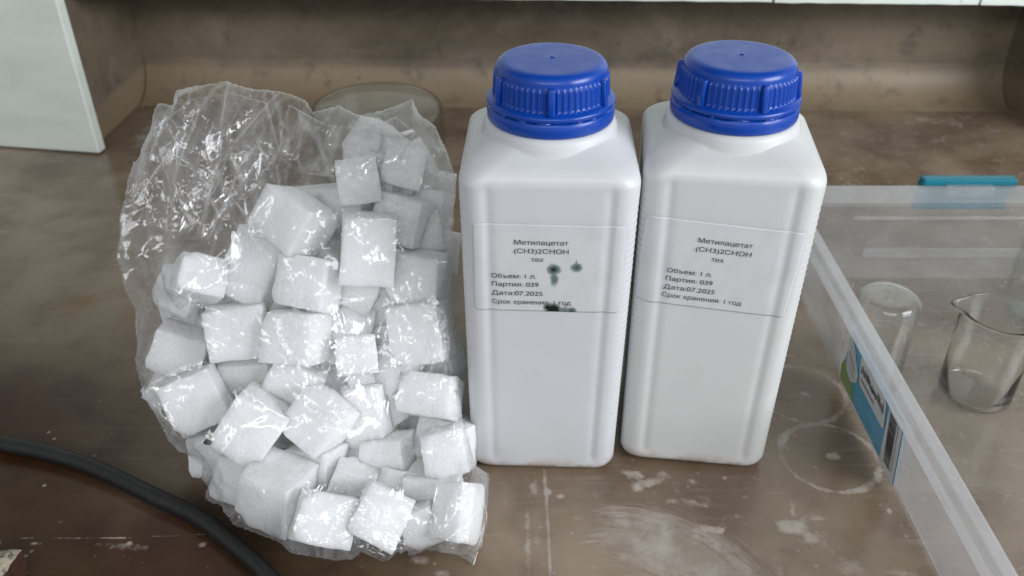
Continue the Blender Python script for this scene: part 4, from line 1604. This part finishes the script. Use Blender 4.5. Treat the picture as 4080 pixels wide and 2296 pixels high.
def storage_box():
    t = empty('plastic_box', ((BX0 + BX1) / 2, (BY0 + BY1) / 2, 0))
    inv = Vector(((BX0 + BX1) / 2, (BY0 + BY1) / 2, 0))
    tag(t, 'milky clear plastic storage box with a blue sticker, holding beakers', 'box')
    # wall section, outwards offset and height (outer skin up, rim, inner skin down)
    sec = [(0.0, 0.0008), (0.0010, 0.0030), (0.0090, 0.0575), (0.0112, 0.0580), (0.0146, 0.0582), (0.0150, 0.0590), (0.0156, 0.0700), (0.0150, 0.0716), (0.0138, BH),
           (0.0090, BH), (0.0076, 0.0712), (0.0074, 0.0610), (0.0072, 0.0570), (-0.0004, 0.0035), (-0.0020, 0.0026)]
    rc = 0.014
    def corner_ring(off, z):
        out = []
        for cx, cy, a0 in ((BX1 - rc, BY1 - rc, 0), (BX0 + rc, BY1 - rc, PI / 2), (BX0 + rc, BY0 + rc, PI), (BX1 - rc, BY0 + rc, 1.5 * PI)):
            for k in range(7):
                a = a0 + k / 6 * PI / 2
                out.append(((cx + (rc + off) * math.cos(a)) - inv.x, (cy + (rc + off) * math.sin(a)) - inv.y, z))
        return out
    V, F = [], []
    rings = []
    for off, z in sec:
        r = corner_ring(off, z)
        rings.append(range(len(V), len(V) + len(r)))
        V += r
    n = 28
    FR = []
    for q, (A, Bq) in enumerate(zip(rings[:-1], rings[1:])):
        for k in range(n): (FR if 2 <= q < 11 else F).append((A[k], A[(k + 1) % n], Bq[(k + 1) % n], Bq[k]))
    mesh_obj('box_wall', V, F, M['box'], t)
    mesh_obj('box_rim', V, FR, M['boxrim'], t)
    # floor plate
    r = corner_ring(-0.0022, 0.0008); r2 = corner_ring(-0.0022, 0.0026)
    mesh_obj('box_floor', r + r2, [tuple(range(n))[::-1], tuple(range(n, 2 * n))] + [(k, (k + 1) % n, n + (k + 1) % n, n + k) for k in range(n)], M['boxfloor'], t)
    # moulded ribs inside the back wall
    for z, x0, x1, hh in ((0.0500, 0.250, 0.52, 0.0035), (0.0225, 0.262, 0.52, 0.0085)):
        bm = bmesh.new()
        yy = BY1 + 0.0075 * (z - 0.003) / 0.054 - 0.0012
        add_box(bm, ((x0 + x1) / 2 - inv.x, yy - inv.y, z), (x1 - x0, 0.0030, hh), 0.0013, 3)
        bm_obj('wall_rib', bm, M['box'], t, True)
    # latch: teal lever hooked behind the back rim
    bm = bmesh.new()
    ly = BY1 + 0.0215
    add_box(bm, (0.3335 - inv.x, ly - inv.y, 0.0612), (0.0690, 0.0045, 0.0240), 0.0012, 2)
    add_box(bm, (0.3335 - inv.x, ly - 0.0030 - inv.y, 0.0738), (0.0690, 0.0085, 0.0058), 0.0018, 3)
    add_box(bm, (0.3335 - inv.x, ly - 0.0006 - inv.y, 0.0682), (0.0680, 0.0066, 0.0022), 0.0008, 2)
    bm_obj('latch', bm, M['teal'], t)
    bm = bmesh.new()
    add_box(bm, (0.3320 - inv.x, BY1 + 0.0110 - inv.y, 0.0690), (0.0350, 0.0060, 0.0090), 0.0012, 2)
    bm_obj('latch_catch', bm, M['box'], t)
    # sticker on the outside of the left wall
    nrm = Vector((-(0.0575 - 0.003), 0, -0.008)).normalized()
    def on_wall(y, s, lift):
        """s runs 0 at the foot of the wall to 1 under the rim"""
        z = 0.0035 + (0.0560 - 0.0035) * s
        x = BX0 - (0.0010 + 0.0080 * (z - 0.003) / 0.0545)
        p = Vector((x, y, z)) + nrm * lift
        return p - inv
    def patch(name, corners, lift, mat, parent):
        bm = bmesh.new()
        a = [bm.verts.new(on_wall(y, s, lift)) for y, s in corners]
        b = [bm.verts.new(on_wall(y, s, lift - 0.00008)) for y, s in corners]
        bm.faces.new(a); bm.faces.new(b[::-1])
        k = len(a)
        for i in range(k): bm.faces.new((a[i], b[i], b[(i + 1) % k], a[(i + 1) % k]))
        return bm_obj(name, bm, mat, parent)
    st = patch('sticker', [(0.076, 0.02), (-0.0175, 0.02), (-0.0215, 0.98), (0.060, 0.98)], 0.00025, M['sticker'], t)
    def rrect(y0, y1, s0, s1, r=0.004):
        pts = []
        for cy_, cs, a0 in ((y1, s1, 0), (y0, s1, PI / 2), (y0, s0, PI), (y1, s0, 1.5 * PI)):
            sy = -1 if cy_ == y1 else 1
            ss = -1 if cs == s1 else 1
            for k in range(5):
                a = a0 + k / 4 * PI / 2
                pts.append((cy_ + sy * r + r * math.cos(a), cs + (ss * r + r * math.sin(a)) / 0.0525 * 1.0))
        return pts
    patch('green_patch', [(0.0755, 0.03), (0.052, 0.03), (0.0535, 0.20), (0.060, 0.36), (0.070, 0.40), (0.0748, 0.26)], 0.00050, M['lime'], st)
    patch('logo_panel', [(0.0660, 0.34), (0.0640, 0.80), (0.0610, 0.90), (0.0540, 0.80), (0.0455, 0.52), (0.0470, 0.40), (0.0570, 0.26)], 0.00075, M['paper'], st)
    patch('text_panel', rrect(0.0020, 0.0430, 0.46, 0.86, 0.003), 0.00075, M['paper'], st)
    patch('barcode_panel', [(0.0030, 0.02), (-0.0174, 0.02), (-0.0214, 0.97), (-0.0200, 0.975), (-0.0030, 0.90)], 0.00090, M['paper'], st)
    # printed marks, too small to read: handwriting-like strokes, an arc, bars
    def strokes(name, lines, lift, w):
        bm = bmesh.new()
        for pts in lines:
            for (y0, s0), (y1, s1) in zip(pts[:-1], pts[1:]):
                a, b = on_wall(y0, s0, lift), on_wall(y1, s1, lift)
                d = (b - a)
                if d.length < 1e-7: continue
                q = d.normalized().cross(nrm) * w / 2
                bm.faces.new([bm.verts.new(p) for p in (a - q, b - q, b + q, a + q)])
        bm_obj(name, bm, M['ink'], st)
    rnd = random.Random(4)
    L1 = []
    y = 0.0405
    while y > 0.0045:
        k = rnd.uniform(0.0012, 0.0019)
        L1.append([(y, 0.66 + rnd.uniform(-.03, .03)), (y - k * .3, 0.77 + rnd.uniform(-.05, .03)), (y - k * .6, 0.66 + rnd.uniform(-.02, .04)), (y - k, 0.70)])
        y -= k * (1.15 if rnd.random() > .15 else 1.6)
    strokes('print_line', L1, 0.0010, 0.00045)
    L2 = []
    y = 0.0405
    while y > 0.019:
        L2.append([(y, 0.55), (y - .0006, 0.59), (y - .0010, 0.545)])
        y -= 0.0014
    strokes('print_line', L2, 0.0010, 0.00028)
    arc = [(0.0605 - 0.010 * (k / 12), 0.74 + 0.06 * math.sin(k / 12 * PI) - 0.14 * (k / 12)) for k in range(13)]
    L3 = [arc] + [[(0.0615 - .0012 * k, 0.60 - .015 * k), (0.0610 - .0012 * k, 0.66 - .015 * k)] for k in range(9)]
    L3 += [[(0.0605 - .0011 * k, 0.47 - .012 * k), (0.0602 - .0011 * k, 0.50 - .012 * k)] for k in range(9)]
    strokes('logo_print', L3, 0.0010, 0.00040)
    L4 = []
    s = 0.14
    while s < 0.84:
        wv = rnd.choice([.008, .008, .016, .022])
        for q in np.arange(0, wv, 0.006):
            L4.append([(-0.0030 - .002 * s, s + q), (-0.0110 - .004 * s, s + q)])
        s += wv + rnd.choice([.010, .010, .018])
    strokes('barcode', L4, 0.0011, 0.00030)
    L5 = [[(-0.0125 - .004 * s, s), (-0.0140 - .004 * s, s + .012)] for s in np.arange(.16, .84, .05)]
    L5 += [[(-0.0138 - .004 * s, s), (-0.0126 - .004 * s, s + .02)] for s in np.arange(.18, .84, .05)]
    strokes('barcode_digits', L5, 0.0011, 0.00032)


storage_box()

# ---------------------------------------------------------------- hose
hp = [(-0.46, 0.034), (-0.38, 0.0285), (-0.2983, 0.0155), (-0.2443, 0.0000), (-0.1962, -0.0242), (-0.1659, -0.0402), (-0.1427, -0.0579), (-0.1237, -0.0742), (-0.106, -0.095), (-0.09, -0.125)]
pts = []
def cr_(p0, p1, p2, p3, t):
    return 0.5 * ((2 * p1) + (p2 - p0) * t + (2 * p0 - 5 * p1 + 4 * p2 - p3) * t * t + (3 * p1 - p0 - 3 * p2 + p3) * t ** 3)
hv = [Vector((x, y, 0.0048)) for x, y in hp]
for i in range(len(hv) - 1):
    q = [hv[max(0, i - 1)], hv[i], hv[i + 1], hv[min(len(hv) - 1, i + 2)]]
    for k in range(10): pts.append(cr_(*q, k / 10))
pts.append(hv[-1])
bm = bmesh.new()
rings = []
for i, p in enumerate(pts):
    d = (pts[min(i + 1, len(pts) - 1)] - pts[max(i - 1, 0)]).normalized()
    s1 = d.cross(Vector((0, 0, 1))).normalized(); s2 = s1.cross(d)
    rings.append([bm.verts.new(p + (s1 * math.cos(k * PI / 12) + s2 * math.sin(k * PI / 12)) * 0.0046) for k in range(24)])
for a, b in zip(rings[:-1], rings[1:]):
    for k in range(24): bm.faces.new((a[k], a[(k + 1) % 24], b[(k + 1) % 24], b[k]))
bm.faces.new(rings[0]); bm.faces.new(rings[-1])
o = bm_obj('rubber_hose', bm, M['rubber'], None, True)
tag(o, 'black rubber hose curving across the bench at lower left', 'hose')

# ---------------------------------------------------------------- chipped iron block, lower left
bm = bmesh.new()
nx, ny = 40, 40
grid = []
for j in range(ny + 1):
    row = []
    for i in range(nx + 1):
        x, y = -0.345 + 0.104 * i / nx, -0.165 + 0.0935 * j / ny
        ex, ey = (-0.241 - x), (-0.0715 - y)
        e = min(ex, ey)
        x -= 0.0016 * noise.noise(Vector((0, y * 160, 2))) * (ex < .002)
        z = 0.0195 - 0.0022 * math.exp(-e / 0.0016) + 0.0007 * noise.noise(Vector((x * 260, y * 260, 1))) + 0.0012 * min(0, noise.noise(Vector((x * 130, y * 130, 4))) + .1) * math.exp(-e / .008)
        row.append(bm.verts.new((x + 0.14 * (y + 0.0715), y, z)))
    grid.append(row)
for j in range(ny):
    for i in range(nx): bm.faces.new((grid[j][i], grid[j][i + 1], grid[j + 1][i + 1], grid[j + 1][i]))
rim = [grid[j][nx] for j in range(ny + 1)] + [grid[ny][i] for i in range(nx - 1, -1, -1)] + [grid[j][0] for j in range(ny - 1, -1, -1)] + [grid[0][i] for i in range(1, nx)]
low = [bm.verts.new((v.co.x - 0.0015, v.co.y - 0.0008, 0.0004)) for v in rim]
for i in range(len(rim)):
    k = (i + 1) % len(rim)
    bm.faces.new((rim[i], low[i], low[k], rim[k]))
bm.faces.new(low)
at_idx = {v: 0 for v in bm.verts}
o = bm_obj('iron_block', bm, M['block'])
at = o.data.attributes.new('chipped', 'FLOAT', 'POINT')
at.data.foreach_set('value', np.array([max(0.0, min(1.0, 1.35 * math.exp(-((-0.241 + 0.14 * (v.co.y + .0715) - v.co.x) / 0.009)) + 0.5 * math.exp(-((-0.0715 - v.co.y) / .003)))) for v in o.data.vertices], dtype=np.float32))
tag(o, 'corner of a grey chipped iron block with a rusty red side, at lower left', 'block')
